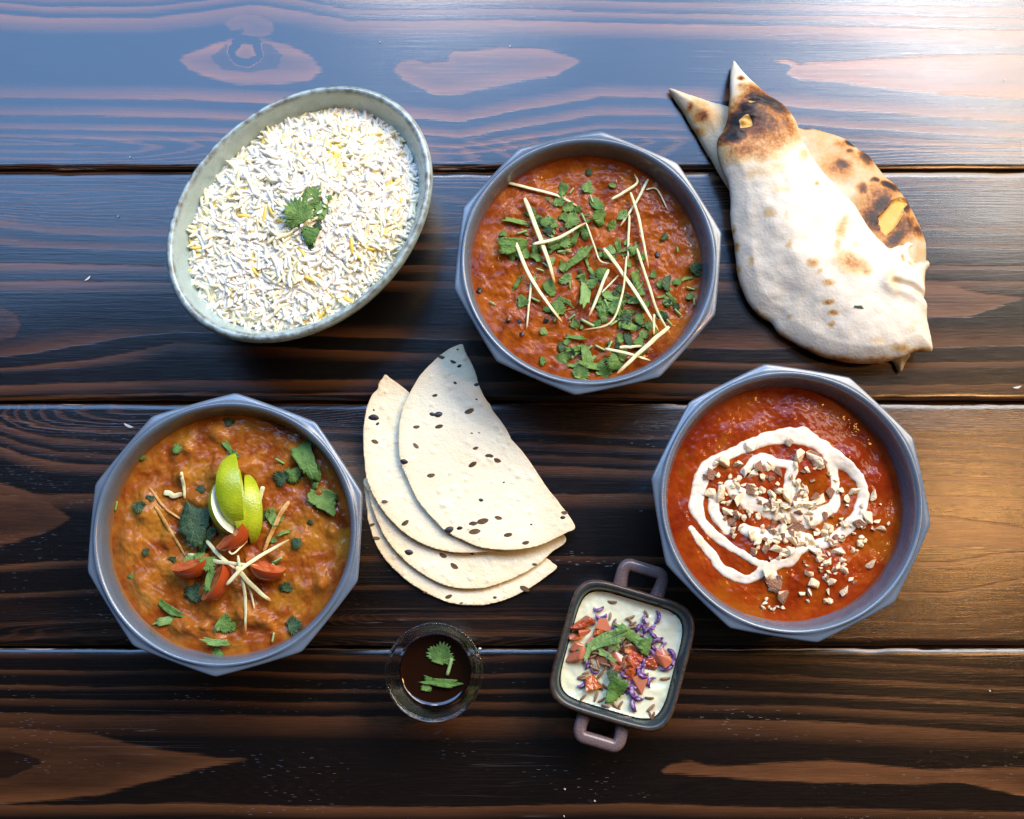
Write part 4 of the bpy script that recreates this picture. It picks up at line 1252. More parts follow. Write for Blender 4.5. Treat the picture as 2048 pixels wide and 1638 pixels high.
# --- red curry with cream and nuts
CZ3 = .0385
c3 = DEC['red']['c']
l3 = [(at(*Z3(X, Y), CZ3)[:2], s * .000108, a) for X, Y, s, a in [(1130, 570, 80, .0042), (1240, 700, 100, .0048), (1000, 480, 110, .0022), (840, 420, 120, .002), (640, 450, 90, .0016), (900, 620, 120, .0035), (1200, 880, 110, .003), (700, 720, 160, .003), (640, 1060, 130, .0028), (1000, 1180, 140, .003), (800, 1050, 90, .003), (1390, 900, 60, .002)]]


def h3(x, y, d):
    h = .0022 * fbm(x * 40, y * 40, 52, 3) + .0013 * fbm(x * 160, y * 160, 55, 3) + .0006 * fbm(x * 450, y * 450, 56, 2)
    for (p, s, a) in l3:
        h = h + a * np.exp(-(((x - p[0]) ** 2 + (y - p[1]) ** 2) / (s * s)) ** 1.3)
    return h


m3 = curry_mat('red_curry', [(0.15, 0.013, 0.002), (0.23, 0.029, 0.003), (0.29, 0.048, 0.004), (0.36, 0.088, 0.006)], 34, .27, .0004, (0.10, 0.02, 0.008), (0.30, 0.085, 0.006), 520, lump=((0.22, 0.020, 0.004), .7))
surf3, cur3 = curry_disc('red', CZ3, .852, 'red_curry', 'smooth red curry under the cream swirl and chopped nuts', m3, h3)
CREAM = NT('cream'); CREAM.set(Base_Color=CREAM.mix(CREAM.map(CREAM.noise(90, 3, .5, CREAM.pos()), .55, .75, 0, .5), (0.80, 0.72, 0.58), (0.76, 0.52, 0.32)), Roughness=.24, Subsurface_Weight=.6, Subsurface_Radius=(.004, .003, .0015), Subsurface_Scale=1)
CREAM.bump(CREAM.noise(260, 2, .5, CREAM.pos()), .0004, .4)
ring_pts = [(275, 955), (300, 985), (335, 1040), (395, 1105), (440, 1175), (530, 1222), (600, 1222), (700, 1160), (800, 1135), (880, 1060), (1000, 1030), (1090, 985), (1175, 870), (1195, 780), (1170, 690), (1110, 620), (1060, 590), (980, 520), (900, 480), (830, 452), (740, 465), (640, 492), (560, 525), (470, 565), (390, 610), (345, 670), (305, 800), (315, 885), (370, 960), (440, 1020), (540, 1090), (620, 1140), (670, 1150)]
ring_w = [36, 50, 52, 56, 64, 66, 60, 62, 66, 66, 62, 70, 66, 66, 60, 66, 80, 90, 95, 85, 75, 72, 66, 62, 72, 84, 80, 72, 60, 50, 44, 46, 40]
strokes = [(ring_pts, ring_w), ([(560, 650), (600, 610), (660, 585), (740, 605), (810, 625), (800, 690), (810, 760), (840, 800)], [50, 64, 70, 60, 60, 56, 60, 60]),
           ([(1000, 560), (1040, 660), (1055, 760), (1040, 840), (960, 880), (900, 930)], [60, 62, 50, 60, 80, 70]), ([(480, 720), (560, 800), (640, 830), (720, 860), (840, 880), (900, 860)], [60, 90, 100, 110, 110, 80]),
           ([(560, 960), (680, 1000), (800, 990), (900, 1010)], [60, 70, 70, 70]), ([(700, 1190), (720, 1240), (705, 1280)], [60, 60, 40]), ([(400, 800), (410, 880), (470, 960)], [60, 70, 60])]
k3 = (CZ - CZ3) / F_PX / CT / 2.685
sw = []
for pts, w in strokes:
    px, py = Z3([p[0] for p in pts], [p[1] for p in pts])
    q = open_curve(at(px, py, CZ3 + .002)[:, :2], len(pts) * 4)
    sw.append((q, np.interp(np.linspace(0, 1, 60), np.linspace(0, 1, len(w)), np.array(w) * .43 * k3)))


def cream_h(x, y):
    best = np.full(np.shape(x), -1.0)
    jit = 1.10 + 1.1 * fbm(x * 110, y * 110, 66, 3)
    for q, w in sw:
        d, t = line_dist(x, y, q)
        r = np.interp(t, np.linspace(0, 1, 60), w) * jit
        best = np.maximum(best, 1 - (d / r) ** 2)
    return .0007 * np.tanh(2.6 * np.clip(best, -1, 1)) + .0001 + .0003 * fbm(x * 200, y * 200, 67, 2)


cx_ = at(*Z3(740, 840), CZ3)[:2]
gx = np.arange(-.060, .060, .0007); X, Y = np.meshgrid(cx_[0] + gx, cx_[1] + gx)
H = cream_h(X, Y); ZZ = surf3(X, Y) + H
keep = H > -.0005
idx = np.arange(X.size).reshape(X.shape)
cell = keep[:-1, :-1] & keep[1:, :-1] & keep[:-1, 1:] & keep[1:, 1:]
ci, cj = np.nonzero(cell)
Fq = np.stack([idx[ci, cj], idx[ci, cj + 1], idx[ci + 1, cj + 1], idx[ci + 1, cj]], -1)
us = np.unique(Fq); rm = -np.ones(X.size, int); rm[us] = np.arange(len(us))
cream = mk('cream_swirl', np.stack([X.ravel()[us], Y.ravel()[us], ZZ.ravel()[us]], -1), rm[Fq].tolist(), CREAM.m, attrs={'thick': H.ravel()[us] * 1000})
_bc = CREAM.b.inputs['Base Color'].links[0].from_socket
CREAM.set(Base_Color=CREAM.mix(CREAM.map(CREAM.attr('thick'), .0, .45, .85, 0), _bc, (0.62, 0.25, 0.07)))
tag(cream, 'white cream drizzled in a swirl on the red curry', 'cream')
top3 = lambda x, y: surf3(x, y) + np.maximum(cream_h(x, y), 0)
NUT = NT('almond_flesh'); NUT.set(Base_Color=NUT.mix(NUT.rnd(), (0.76, 0.57, 0.34), (0.87, 0.74, 0.51)), Roughness=.45, Subsurface_Weight=.4, Subsurface_Radius=(.003, .002, .001), Subsurface_Scale=1)
NUT.bump(NUT.noise(7, 3, .6, NUT.obj()), .03, .25)
NSK = NT('almond_skin'); NSK.set(Base_Color=NSK.mix(NSK.noise(8, 3, .6, NSK.obj()), (0.30, 0.135, 0.075), (0.50, 0.27, 0.16)), Roughness=.55)
NSK.bump(NSK.noise(14, 3, .6, NSK.obj()), .08, .6)
NUTS = [chunk_mesh(400 + i, [NUT.m, NSK.m], 10, .62, .0) for i in range(8)]
NUTS_S = [chunk_mesh(430 + i, [NUT.m, NSK.m], 11, .55, .75) for i in range(6)]
big = [(440, 620, 105, 1), (935, 590, 115, 1), (590, 750, 85, 1), (430, 770, 85, 1), (855, 955, 110, 1), (720, 1250, 110, 1), (665, 1210, 85, 1), (785, 1325, 105, 1), (375, 665, 75, 1), (855, 575, 85, 1), (790, 950, 75, 0), (700, 970, 65, 1), (480, 865, 65, 1), (960, 810, 80, 0), (1010, 960, 70, 0), (910, 1030, 75, 0),
       (1170, 930, 75, 1), (1245, 780, 65, 0), (1225, 900, 70, 0), (1190, 1030, 60, 0), (1240, 1145, 65, 0), (1060, 1085, 70, 0), (1030, 1245, 60, 0), (930, 1245, 70, 0), (1095, 1290, 60, 0), (740, 660, 60, 1), (640, 620, 75, 1), (700, 625, 60, 0), (805, 490, 70, 0), (600, 510, 75, 0), (1150, 750, 65, 0), (1120, 800, 55, 0), (530, 800, 70, 0), (560, 900, 60, 1), (800, 780, 85, 0), (940, 1090, 80, 0), (1300, 960, 55, 0), (375, 770, 70, 0), (500, 920, 60, 1), (800, 1080, 75, 1), (1090, 1180, 55, 0), (1000, 1140, 55, 0)]
items = [(X, Y, s, NUTS_S if k and (i % 3) else NUTS) for i, (X, Y, s, k) in enumerate(big)]
_nr = random.Random(3)
def _cl(n, cx, cy, sx, sy, lo, hi, sk):
    out = []
    while len(out) < n:
        X, Y = _nr.gauss(cx, sx), _nr.gauss(cy, sy)
        if (X - cx) ** 2 / sx ** 2 + (Y - cy) ** 2 / sy ** 2 > 5: continue
        out.append((X, Y, _nr.uniform(lo, hi), NUTS_S if _nr.random() < sk else NUTS))
    return out
items += _cl(140, 760, 870, 170, 120, 26, 66, .34) + _cl(42, 980, 1190, 140, 85, 20, 48, .15) + _cl(18, 1180, 960, 80, 110, 20, 46, .1) + _cl(14, 500, 690, 80, 70, 24, 50, .3) + _cl(14, 960, 640, 80, 70, 22, 46, .2) + _cl(22, 900, 1010, 150, 60, 22, 50, .2) + _cl(8, 720, 1370, 30, 20, 18, 36, 0)
items = [it for it in items if ((it[0] - 790) / 590) ** 2 + ((it[1] - 840) / 570) ** 2 < 1]
scatter(items, Z3, top3, CZ3 + .003, 'nut_piece', 'nut', 'chopped nuts on the red curry', 'almond piece', .0006, .5, 'on red curry', (790, 880), 560, 1.28)

# ------------------------------------------------------------------ naan
def naan_mat(name, d1, d2):
  T = NT(name); P = T.pos()
  ch = T.math('ADD', T.attr('char'), T.math('MULTIPLY', T.math('SUBTRACT', T.noise(420, 4, .65, P), .5), T.map(T.attr('char'), .02, .4, .02, .55)))
  ch = T.math('ADD', ch, T.math('MULTIPLY', T.map(T.noise(45, 4, .6, P), .52, .70, 0, 1), .10))
  dough = T.mix(T.noise(30, 3, .5, P), d1, d2)
  cc = T.ramp(ch, [(.08, d1), (.10, tuple(.97 * q for q in d1)), (.24, (d1[0] * .88, d1[1] * .70, d1[2] * .44)), (.39, (.42, .175, .045)), (.52, (.17, .060, .020)), (.66, (.050, .027, .020)), (.85, (.016, .014, .016))])
  cc = T.mix(T.map(ch, .05, .14, 1, 0), cc, dough)
  pk = T.attr('pocket')
  cc = T.mix(T.map(pk, .45, .55, 0, 1), cc, T.mix(T.noise(160, 3, .5, P), (0.62, 0.34, 0.070), (0.72, 0.45, 0.13)))
  T.set(Base_Color=cc, Roughness=.55, Specular_IOR_Level=.35, Subsurface_Weight=.08, Subsurface_Radius=(.003, .002, .001), Subsurface_Scale=1)
  T.bump(T.math('ADD', T.noise(600, 3, .6, P), T.math('MULTIPLY', T.noise(120, 3, .6, P), 1.2)), .0007, .4)
  return T.m


NAAN = naan_mat('naan_bread', (0.69, 0.61, 0.46), (0.74, 0.675, 0.55))
NAAN_B = naan_mat('toasted_naan_bread', (0.56, 0.455, 0.29), (0.63, 0.54, 0.39))


def outl(Z, pts, z, n=260, rag=0.0, seed=0):
    p = closed_curve(pts, n)
    t = np.arange(n)
    nz = np.stack([fbm(t * .22, 0 * t, seed, 3), fbm(t * .22, 0 * t + 9, seed, 3)], -1) * rag
    p = p + nz
    px, py = Z(p[:, 0], p[:, 1])
    return at(px, py, z)[:, :2]


def spot_field(Z, z, spots):
    S = []
    for s in spots:
        X, Y, rx, ry, rot, a = s
        p = at(*Z(X, Y), z)
        k = (CZ - z) / F_PX / CT * (Z(1, 0)[0] - Z(0, 0)[0])
        S.append((p[0], p[1], rx * k, ry * k, math.radians(rot), a))

    def f(x, y, d):
        out = np.zeros_like(x)
        wx = x + .0030 * fbm(x * 190, y * 190, 71, 4); wy = y + .0030 * fbm(x * 190, y * 190, 72, 4)
        for px, py, rx, ry, ro, a in S:
            dx, dy = wx - px, -(wy - py)
            u = (dx * math.cos(ro) + dy * math.sin(ro)) / rx; v = (-dx * math.sin(ro) + dy * math.cos(ro)) / ry
            g = np.clip(1.25 - np.sqrt(u * u + v * v), 0, 1.0)
            out = np.maximum(out, a * g ** .75)
        return np.clip(out, 0, 1)
    return f


NBZ = .010
back_out = outl(ZN, [(48, 212), (150, 245), (250, 275), (330, 300), (500, 350), (680, 405), (740, 409), (830, 430), (900, 455), (960, 500), (1020, 540), (1060, 590), (1100, 640), (1150, 680), (1190, 740), (1230, 800), (1270, 890), (1295, 970), (1297, 1060), (1290, 1200), (1270, 1350), (1240, 1470), (1204, 1540), (1180, 1590), (1160, 1580), (1120, 1530), (900, 1420), (700, 1200), (500, 950), (400, 790), (345, 712), (270, 590), (220, 500), (180, 430), (120, 330), (75, 262)], NBZ, 320, 7, 3)
bk_char = spot_field(ZN, NBZ, [(205, 360, 55, 42, 10, .52), (148, 322, 22, 30, 0, .5), (190, 310, 60, 35, 0, .27), (250, 380, 110, 70, 40, .22), (195, 430, 40, 30, 0, .34), (880, 600, 55, 36, 0, .56), (850, 620, 120, 80, 25, .38), (870, 500, 60, 40, 0, .34), (925, 490, 42, 20, 10, .88), (1000, 560, 48, 55, -10, .70), (1000, 520, 30, 24, 20, .8), (920, 535, 30, 18, 0, .6), (960, 570, 150, 50, 35, .3), (710, 412, 30, 12, 5, .55), (800, 430, 120, 18, 8, .26),
                                (1105, 700, 60, 28, 15, .92), (970, 725, 36, 40, 0, .62), (1035, 677, 32, 14, -20, .8), (1160, 700, 46, 24, 50, .75), (1050, 760, 170, 90, -35, .46), (1060, 800, 90, 55, -40, .78), (1190, 800, 40, 60, 20, .75), (1020, 870, 70, 90, -30, .72), (1240, 915, 55, 55, 0, .58), (1180, 900, 80, 110, 40, .55), (1130, 960, 110, 50, -40, .72), (1100, 900, 150, 140, -40, .45), (800, 520, 220, 170, 30, .17), (1000, 640, 220, 180, 40, .17), (180, 350, 170, 120, 30, .13), (1250, 1020, 60, 90, 0, .14)])
def hole_field(z, polys):
    ws = []
    for pts in polys:
        px, py = ZN([p[0] for p in pts], [p[1] for p in pts])
        ws.append(at(px, py, z)[:, :2])

    def f(x, y, d):
        out = np.zeros_like(x)
        for w in ws:
            dd, _, _ = sdf(x + .0007 * fbm(x * 500, y * 500, 5, 2), y, w)
            out = np.maximum(out, np.clip(.5 + dd / .0024, 0, 1))
        return out
    return f


bk_pocket = hole_field(NBZ, [[(1040, 868), (1075, 832), (1118, 778), (1160, 757), (1196, 760), (1202, 784), (1178, 806), (1165, 852), (1128, 908), (1080, 952), (1058, 930)]])


def bk_top(x, y, d):
    e = np.sqrt(np.clip(d / .010, 0, 1))
    h = .0030 + .0085 * e + .0045 * fbm(x * 38, y * 38, 81, 3) * e + .0030 * sstep(.005, .03, d)
    p = bk_pocket(x, y, d)
    h = h + .0010 * np.exp(-((p - .30) / .16) ** 2) * (p > .02) - .0032 * sstep(.40, .62, p)
    return h


naan_b = sheet('naan', back_out, .00095, bk_top, lambda x, y, d: .0012 + .0016 * np.exp(-d / .002), NAAN_B, {'char': bk_char, 'pocket': lambda x, y, d: bk_pocket(x, y, d) * 1.0})
tag(naan_b, 'blistered naan lying underneath, with a torn yellow pocket on its right side', 'naan', 'naan breads')

NFZ = .022
front_out = outl(ZN, [(379, 42), (388, 56), (412, 100), (470, 178), (530, 248), (600, 298), (640, 350), (665, 400), (682, 470), (712, 512), (745, 565), (800, 640), (860, 700), (920, 762), (962, 815), (1000, 880), (1040, 930), (1080, 972), (1112, 996), (1150, 985), (1180, 980), (1200, 966), (1218, 974), (1232, 968), (1214, 992), (1205, 1010), (1212, 1040), (1240, 1062), (1270, 1060), (1300, 1055), (1308, 1078), (1290, 1100), (1282, 1130), (1276, 1200), (1288, 1290), (1308, 1380), (1332, 1462), (1330, 1488), (1290, 1494), (1240, 1498), (1150, 1530), (1040, 1546), (920, 1536), (800, 1502), (700, 1446), (610, 1390), (565, 1335), (512, 1302), (462, 1248), (430, 1190), (402, 1120), (386, 1020), (370, 930), (356, 850), (350, 760), (336, 680), (310, 620), (286, 545), (282, 475), (308, 432), (330, 360), (340, 290), (349, 200), (357, 120), (369, 62)], NFZ, 420, 6, 4)
fr_char = spot_field(ZN, NFZ, [(396, 168, 26, 22, 0, .60), (390, 212, 14, 14, 0, .42), (460, 215, 60, 34, 20, .34), (478, 250, 110, 60, 10, .52), (500, 300, 130, 55, 8, .92), (420, 330, 80, 50, -25, .80), (560, 330, 90, 60, 30, .72), (390, 400, 100, 80, -30, .95), (350, 470, 85, 60, 0, .85), (520, 420, 120, 90, 30, .55), (440, 400, 190, 160, 0, .60), (400, 540, 130, 75, -8, .44), (540, 500, 130, 80, -30, .40), (600, 400, 60, 120, -20, .48), (480, 560, 110, 60, 0, .36), (500, 640, 150, 60, 0, .17), (560, 740, 90, 40, 0, .15),
                                (520, 845, 40, 26, 0, .24), (610, 995, 20, 28, 10, .26), (448, 1050, 18, 28, 0, .28), (865, 920, 34, 80, 20, .30), (840, 1000, 30, 60, 10, .22), (900, 1090, 95, 60, 20, .33), (722, 1088, 32, 26, 0, .38), (756, 1125, 16, 18, 0, .24), (800, 1182, 34, 20, 0, .33), (980, 1130, 30, 28, 0, .25), (805, 1270, 26, 14, 0, .38), (828, 1316, 26, 16, 0, .42), (825, 1370, 20, 20, 0, .34), (640, 1318, 18, 14, 0, .26), (370, 895, 14, 22, 0, .36), (384, 975, 16, 30, 0, .34), (400, 1075, 16, 24, 0, .30), (500, 1290, 60, 14, 32, .34), (620, 1395, 60, 14, 38, .28), (750, 1480, 90, 16, 24, .38), (900, 1528, 110, 16, 8, .42), (1060, 1535, 100, 16, -4, .36), (1160, 1488, 60, 20, 8, .34), (1040, 1450, 70, 26, 8, .18), (1250, 1490, 70, 12, -8, .4), (1165, 1052, 14, 26, 0, .34), (1205, 1080, 30, 14, 40, .28), (1280, 1062, 26, 10, 0, .34), (1235, 1068, 18, 16, 0, .32), (748, 700, 14, 14, 0, .28), (690, 560, 30, 60, 30, .22), (595, 860, 16, 40, 0, .18), (930, 1000, 30, 26, 0, .15), (1190, 1390, 60, 50, 0, .14), (1110, 1180, 70, 70, 0, .13), (1240, 1230, 90, 14, 14, .2)])
fr_pocket = hole_field(NFZ, [[(374, 404), (392, 384), (412, 378), (428, 396), (438, 428), (410, 437), (380, 438)], [(412, 306), (432, 304), (452, 312), (430, 316)]])
_fold = at(*ZN([345, 420, 500, 560, 640, 760, 900, 1040], [700, 840, 980, 1100, 1220, 1330, 1420, 1470]), NFZ)[:, :2]
_neck = at(*ZN([480, 500, 560, 700, 850, 1000], [300, 560, 760, 950, 1120, 1280]), NFZ)[:, :2]
_cre1 = at(*ZN([690, 620, 560, 600], [520, 580, 640, 760]), NFZ)[:, :2]
_cre2 = at(*ZN([1110, 1190, 1290], [1180, 1195, 1245]), NFZ)[:, :2]
_bd = at(*ZN(900, 900), 0)


def fr_base(x, y):
    db, _, _ = sdf(x, y, back_out)
    return .0150 * sstep(-.040, .010, db)


def fr_top(x, y, d):
    e = np.sqrt(np.clip(d / .009, 0, 1))
    h = fr_base(x, y) + .004 + .0062 * e
    h = h + .0022 * sstep(.0, .035, d)
    dn, tn = line_dist(x, y, _neck)
    h = h + .0030 * np.exp(-(dn / .024) ** 2) * (1 - .6 * tn)
    df, tf = line_dist(x, y, _fold)
    h = h - .0010 * np.exp(-(df / .008) ** 2) * np.sin(np.clip(tf, 0, 1) * PI) ** .5
    d1, _ = line_dist(x, y, _cre1); h = h - .0012 * np.exp(-(d1 / .0030) ** 2)
    d2, _ = line_dist(x, y, _cre2); h = h + .0030 * np.exp(-((d2 - .004) / .004) ** 2) - .0016 * np.exp(-(d2 / .0018) ** 2)
    h = h + (.0038 * fbm(x * 36, y * 36, 91, 3) + .0014 * fbm(x * 130, y * 130, 92, 2)) * e
    c = fr_char(x, y, d)
    h = h + .0060 * sstep(.45, .9, c) * fbm(x * 110 + y * 70, y * 300, 93, 3) * e
    tp = at(*ZN(1190, 1030), NFZ)
    w = np.exp(-(((x - tp[0]) / .008) ** 2 + ((y - tp[1]) / .008) ** 2))
    h = h + w * (.004 * fbm(x * 420, y * 420, 94, 3))
    p = fr_pocket(x, y, d)
    h = h - .0007 * sstep(.35, .65, p)
    return h


naan_f = sheet('naan', front_out, .00085, fr_top, lambda x, y, d: np.minimum(fr_base(x, y) + .0012 + .0016 * np.exp(-d / .002), .03), NAAN, {'char': fr_char, 'pocket': fr_pocket})
tag(naan_f, 'folded pale naan on top, with a pointed tip and a large charred blister', 'naan', 'naan breads')
pk_ = at(*ZN(962, 1282), .03)
sc_ = inst('charred_flake', STRIPS[0], (pk_[0], pk_[1], float(fr_top(pk_[:1], pk_[1:2], np.array([.03]))[0]) - .0002), (0, 0, math.radians(-6)), .0052)
sc_.data = STRIPS[0].copy(); sc_.data.materials.clear(); sc_.data.materials.append(LEAF_DARK)
tag(sc_, 'small dark leaf fleck lying on the pale naan', 'flake')

# ------------------------------------------------------------------ papads
T = NT('papad_wafer'); P = T.pos()
toast = T.math('ADD', T.attr('toast'), T.math('MULTIPLY', T.map(T.noise(1.0, 3, .6, T.vmul(P, (40, 160, 40))), .60, .74, 0, 1), .22))
col = T.mix(T.noise(60, 3, .5, P), (0.85, 0.74, 0.48), (0.88, 0.80, 0.57))
col = T.mix(toast, col, (0.66, 0.38, 0.13))
fl = T.map(T.noise(800, 2, .5, P), .72, .76, 0, .6)
col = T.mix(fl, col, (0.28, 0.17, 0.08))
T.set(Base_Color=col, Roughness=.5, Specular_IOR_Level=.35)
T.bump(T.math('ADD', T.noise(900, 2, .6, P), T.math('MULTIPLY', T.noise(240, 2, .5, P), 1.5)), .0005, .6)
PAPAD = T.m
SEED_B = NT('cumin_brown_seed'); SEED_B.set(Base_Color=SEED_B.mix(SEED_B.rnd(), (0.22, 0.12, 0.055), (0.40, 0.25, 0.13)), Roughness=.5)
SEED_B.bump(SEED_B.n('TexWave', {'Vector': SEED_B.obj(), 'Scale': 3.0}, bands_direction='Y').outputs[0], .08, .8)
SEED_K = NT('black_seed'); SEED_K.set(Base_Color=(0.018, 0.014, 0.018), Roughness=.45)
SEEDM = [grain_mesh(500 + i, SEED_B.m, 1.0, .52, .05, 8, 7, 0, True) for i in range(3)]
SEEDK = [grain_mesh(510 + i, SEED_K.m, 1.0, .66, .05, 8, 7, 0, True) for i in range(3)]
_pr = np.random.RandomState(9)
papads = [
    ('bottom papad of the fanned stack, lowest toward the dark sauce cup', .0022, [(95, 870), (90, 940), (100, 1020), (110, 1100), (160, 1240), (240, 1350), (340, 1440), (450, 1510), (580, 1565), (700, 1581), (800, 1576), (920, 1545), (1050, 1480), (1150, 1410), (1211, 1360), (1180, 1330), (1155, 1310), (1000, 1240), (700, 1040), (400, 900), (200, 840)],
     [(155, 1190, 44, 0), (578, 1530, 42, 0), (1022, 1485, 60, 0), (848, 1535, 22, 1), (440, 1505, 22, 0), (652, 1568, 20, 0), (130, 1110, 34, 0)]),
    ('papad second from the bottom of the fanned stack', .0052, [(100, 830), (112, 930), (140, 1040), (185, 1145), (205, 1180), (280, 1280), (400, 1380), (520, 1450), (640, 1481), (760, 1482), (880, 1452), (1000, 1400), (1090, 1350), (1180, 1270), (1258, 1178), (1000, 1000), (700, 900), (400, 780)],
     [(345, 1272, 50, 1), (545, 1290, 46, 0), (610, 1352, 52, 0), (1080, 1342, 30, 0), (715, 1280, 22, 1)]),
    ('papad second from the top, its pointed end showing at the left', .0086, [(207, 232), (190, 258), (168, 285), (165, 315), (130, 350), (106, 410), (86, 500), (78, 600), (84, 720), (100, 840), (150, 960), (220, 1060), (310, 1150), (420, 1220), (540, 1260), (640, 1275), (760, 1271), (870, 1250), (900, 1100), (700, 800), (500, 500), (345, 338), (270, 278), (230, 250)],
     [(140, 485, 62, 1), (147, 625, 44, 0), (205, 975, 36, 0), (325, 1100, 48, 0), (163, 520, 24, 1), (140, 440, 14, 1)]),
    ('topmost papad of the fanned stack, with scattered brown seeds', .0125, [(648, 55), (560, 95), (480, 165), (410, 240), (350, 340), (310, 430), (290, 530), (285, 640), (300, 750), (340, 850), (400, 970), (480, 1070), (560, 1145), (660, 1200), (760, 1240), (860, 1256), (980, 1256), (1100, 1232), (1200, 1190), (1270, 1155), (1316, 1130), (1300, 1090), (1268, 1040), (1225, 985), (1195, 945), (1150, 890), (1100, 815), (1055, 745), (1010, 685), (945, 610), (935, 585), (880, 500), (830, 435), (818, 405), (785, 360), (752, 285), (725, 195), (685, 120), (664, 66)],
     [(535, 132, 40, 0), (603, 158, 36, 0), (640, 182, 28, 1), (740, 290, 30, 1), (615, 280, 22, 1), (497, 355, 32, 0), (698, 447, 58, 0), (517, 466, 50, 1), (482, 465, 34, 1), (522, 538, 48, 0), (390, 540, 38, 0), (387, 650, 40, 0), (735, 663, 34, 0), (815, 708, 48, 0), (717, 757, 52, 0), (860, 733, 48, 0), (475, 822, 46, 0), (318, 743, 46, 1), (767, 965, 28, 1), (777, 1090, 68, 0), (720, 1103, 50, 0), (730, 1150, 66, 0), (868, 1070, 44, 0), (925, 1170, 50, 0), (1028, 1215, 42, 0), (642, 1130, 34, 1), (580, 1140, 56, 1), (1255, 1040, 40, 0), (1245, 1068, 30, 1), (1060, 1108, 14, 1), (900, 862, 14, 1), (755, 572, 14, 0), (630, 85, 16, 1), (740, 376, 14, 1), (712, 575, 16, 0)]),
]
pc = at(*ZP(650, 850), .008)
for lab, z, pts, seeds in papads:
    ol = outl(ZP, pts, z, 300, 5, int(z * 1e4))
    nb = 150
    bx = _pr.uniform(ol[:, 0].min(), ol[:, 0].max(), nb); by = _pr.uniform(ol[:, 1].min(), ol[:, 1].max(), nb)
    br = _pr.uniform(.0008, .0018, nb); bh = _pr.uniform(.0002, .0007, nb)
    sl = 1.0 if z > .011 else .4

    def ptop(x, y, d, z=z, bx=bx, by=by, br=br, bh=bh, sl=sl):
        h = z + .0010 + .0040 * fbm(x * 16, y * 16, int(z * 1e4), 2) * sl + .0009 * fbm(x * 70, y * 70, 6, 2) * .6
        h = h + .006 * sl * ((x - pc[0]) * .25 - (y - pc[1]) * .10)
        h = np.minimum(h, z + .0042)
        for a, b, r, q in zip(bx, by, br, bh):
            h = h + q * np.exp(-(((x - a) ** 2 + (y - b) ** 2) / (r * r)) ** 1.6)
        return h
    pa = sheet('papad', ol, .0009, ptop, lambda x, y, d, f=ptop: f(x, y, d) - .0011, PAPAD, {'toast': lambda x, y, d: .34 * np.exp(-d / .0022) + .20 * np.clip(fbm(x * 40, y * 60, 44, 3) * 2.2, 0, 1)})
    tag(pa, lab, 'papad', 'papads in the fanned stack')
    for (X, Y, s, k) in seeds:
        p = at(*ZP(X, Y), z)
        zz = float(ptop(p[:1], p[1:2], np.array([.01]))[0])
        inst('seed', _pr.choice(SEEDK if k else SEEDM), (p[0], p[1], zz + .00015), (_pr.uniform(-.2, .2), 0, _pr.normal(0, .35)), (s / 2.925 * .00031, s / 2.925 * .00030, s / 2.925 * .00014), pa)

# ------------------------------------------------------------------ yogurt dish and cup garnish
RZ_ = .0290
T = NT('yogurt'); P = T.pos()
T.set(Base_Color=T.mix(T.map(T.noise(50, 4, .6, P), .4, .65, 0, 1), (0.68, 0.69, 0.49), (0.60, 0.63, 0.42)), Roughness=.22, Subsurface_Weight=.15, Subsurface_Radius=(.003, .002, .001), Subsurface_Scale=1)
T.bump(T.noise(220, 3, .6, P), .0006, .5)
ro = sq_ring(.0309, 0, 160)[:, :2] + sq_c
ryz = lambda x, y: RZ_ + .0030 * fbm(x * 60, y * 60, 61, 3) + .0008 * fbm(x * 300, y * 300, 62, 2)
yog = sheet('yogurt', ro, .0008, lambda x, y, d: ryz(x, y) + .0009 * np.exp(-d / .0012), lambda x, y, d: ryz(x, y) - .006, T.m)
tag(yog, 'white yogurt filling the small square dish', 'yogurt')
TOM = NT('tomato_dice'); _T = TOM; _P = _T.obj()
_T.set(Base_Color=_T.mix(_T.rnd(), (0.34, 0.050, 0.018), (0.50, 0.15, 0.030)), Roughness=.22, Subsurface_Weight=.3, Subsurface_Radius=(.003, .0012, .0006), Subsurface_Scale=1)
_T.bump(_T.noise(3, 2, .5, _P), .03, .3)
TOMP = NT('pale_tomato_dice'); _T = TOMP
_T.set(Base_Color=_T.mix(_T.rnd(), (0.42, 0.11, 0.055), (0.50, 0.20, 0.11)), Roughness=.22, Subsurface_Weight=.3, Subsurface_Radius=(.003, .0012, .0006), Subsurface_Scale=1)
TD = [chunk_mesh(600 + i, [TOM.m], 9, .5) for i in range(5)]
TP = [chunk_mesh(620 + i, [TOMP.m], 9, .5) for i in range(4)]
CUM = NT('cumin_seed'); CUM.set(Base_Color=CUM.mix(CUM.rnd(), (0.15, 0.070, 0.028), (0.30, 0.17, 0.085)), Roughness=.5)
CS = [grain_mesh(640 + i, CUM.m, 1.0, .27, .06, 9, 7, .12) for i in range(4)]
CAB = NT('red_cabbage'); _T = CAB; _P = _T.obj()
_T.set(Base_Color=_T.mix(_T.map(_T.noise(2.5, 2, .5, _P), .42, .60, 0, 1), (0.085, 0.022, 0.13), (0.30, 0.18, 0.36)), Roughness=.3)


def cab_mesh(seed):
    r = np.random.RandomState(seed)
    k = r.uniform(.5, 2.2) * r.choice([-1, 1])
    t = np.linspace(-.5, .5, 12)
    x = np.sin(k * t * 1.6) / (k * 1.6) if abs(k) > .1 else t
    y = (1 - np.cos(k * t * 1.6)) / (k * 1.6)
    z = .12 + .10 * np.sin(t * 7 + r.uniform(0, 6))
    return tube('cabbage_shape', np.stack([x, y, z], -1), np.interp(t, [-.5, -.3, .3, .5], [.10, .26, .26, .10]), .15, CAB.m, sec=8, sq=.8, link=False, twist=r.uniform(-1.5, 1.5))


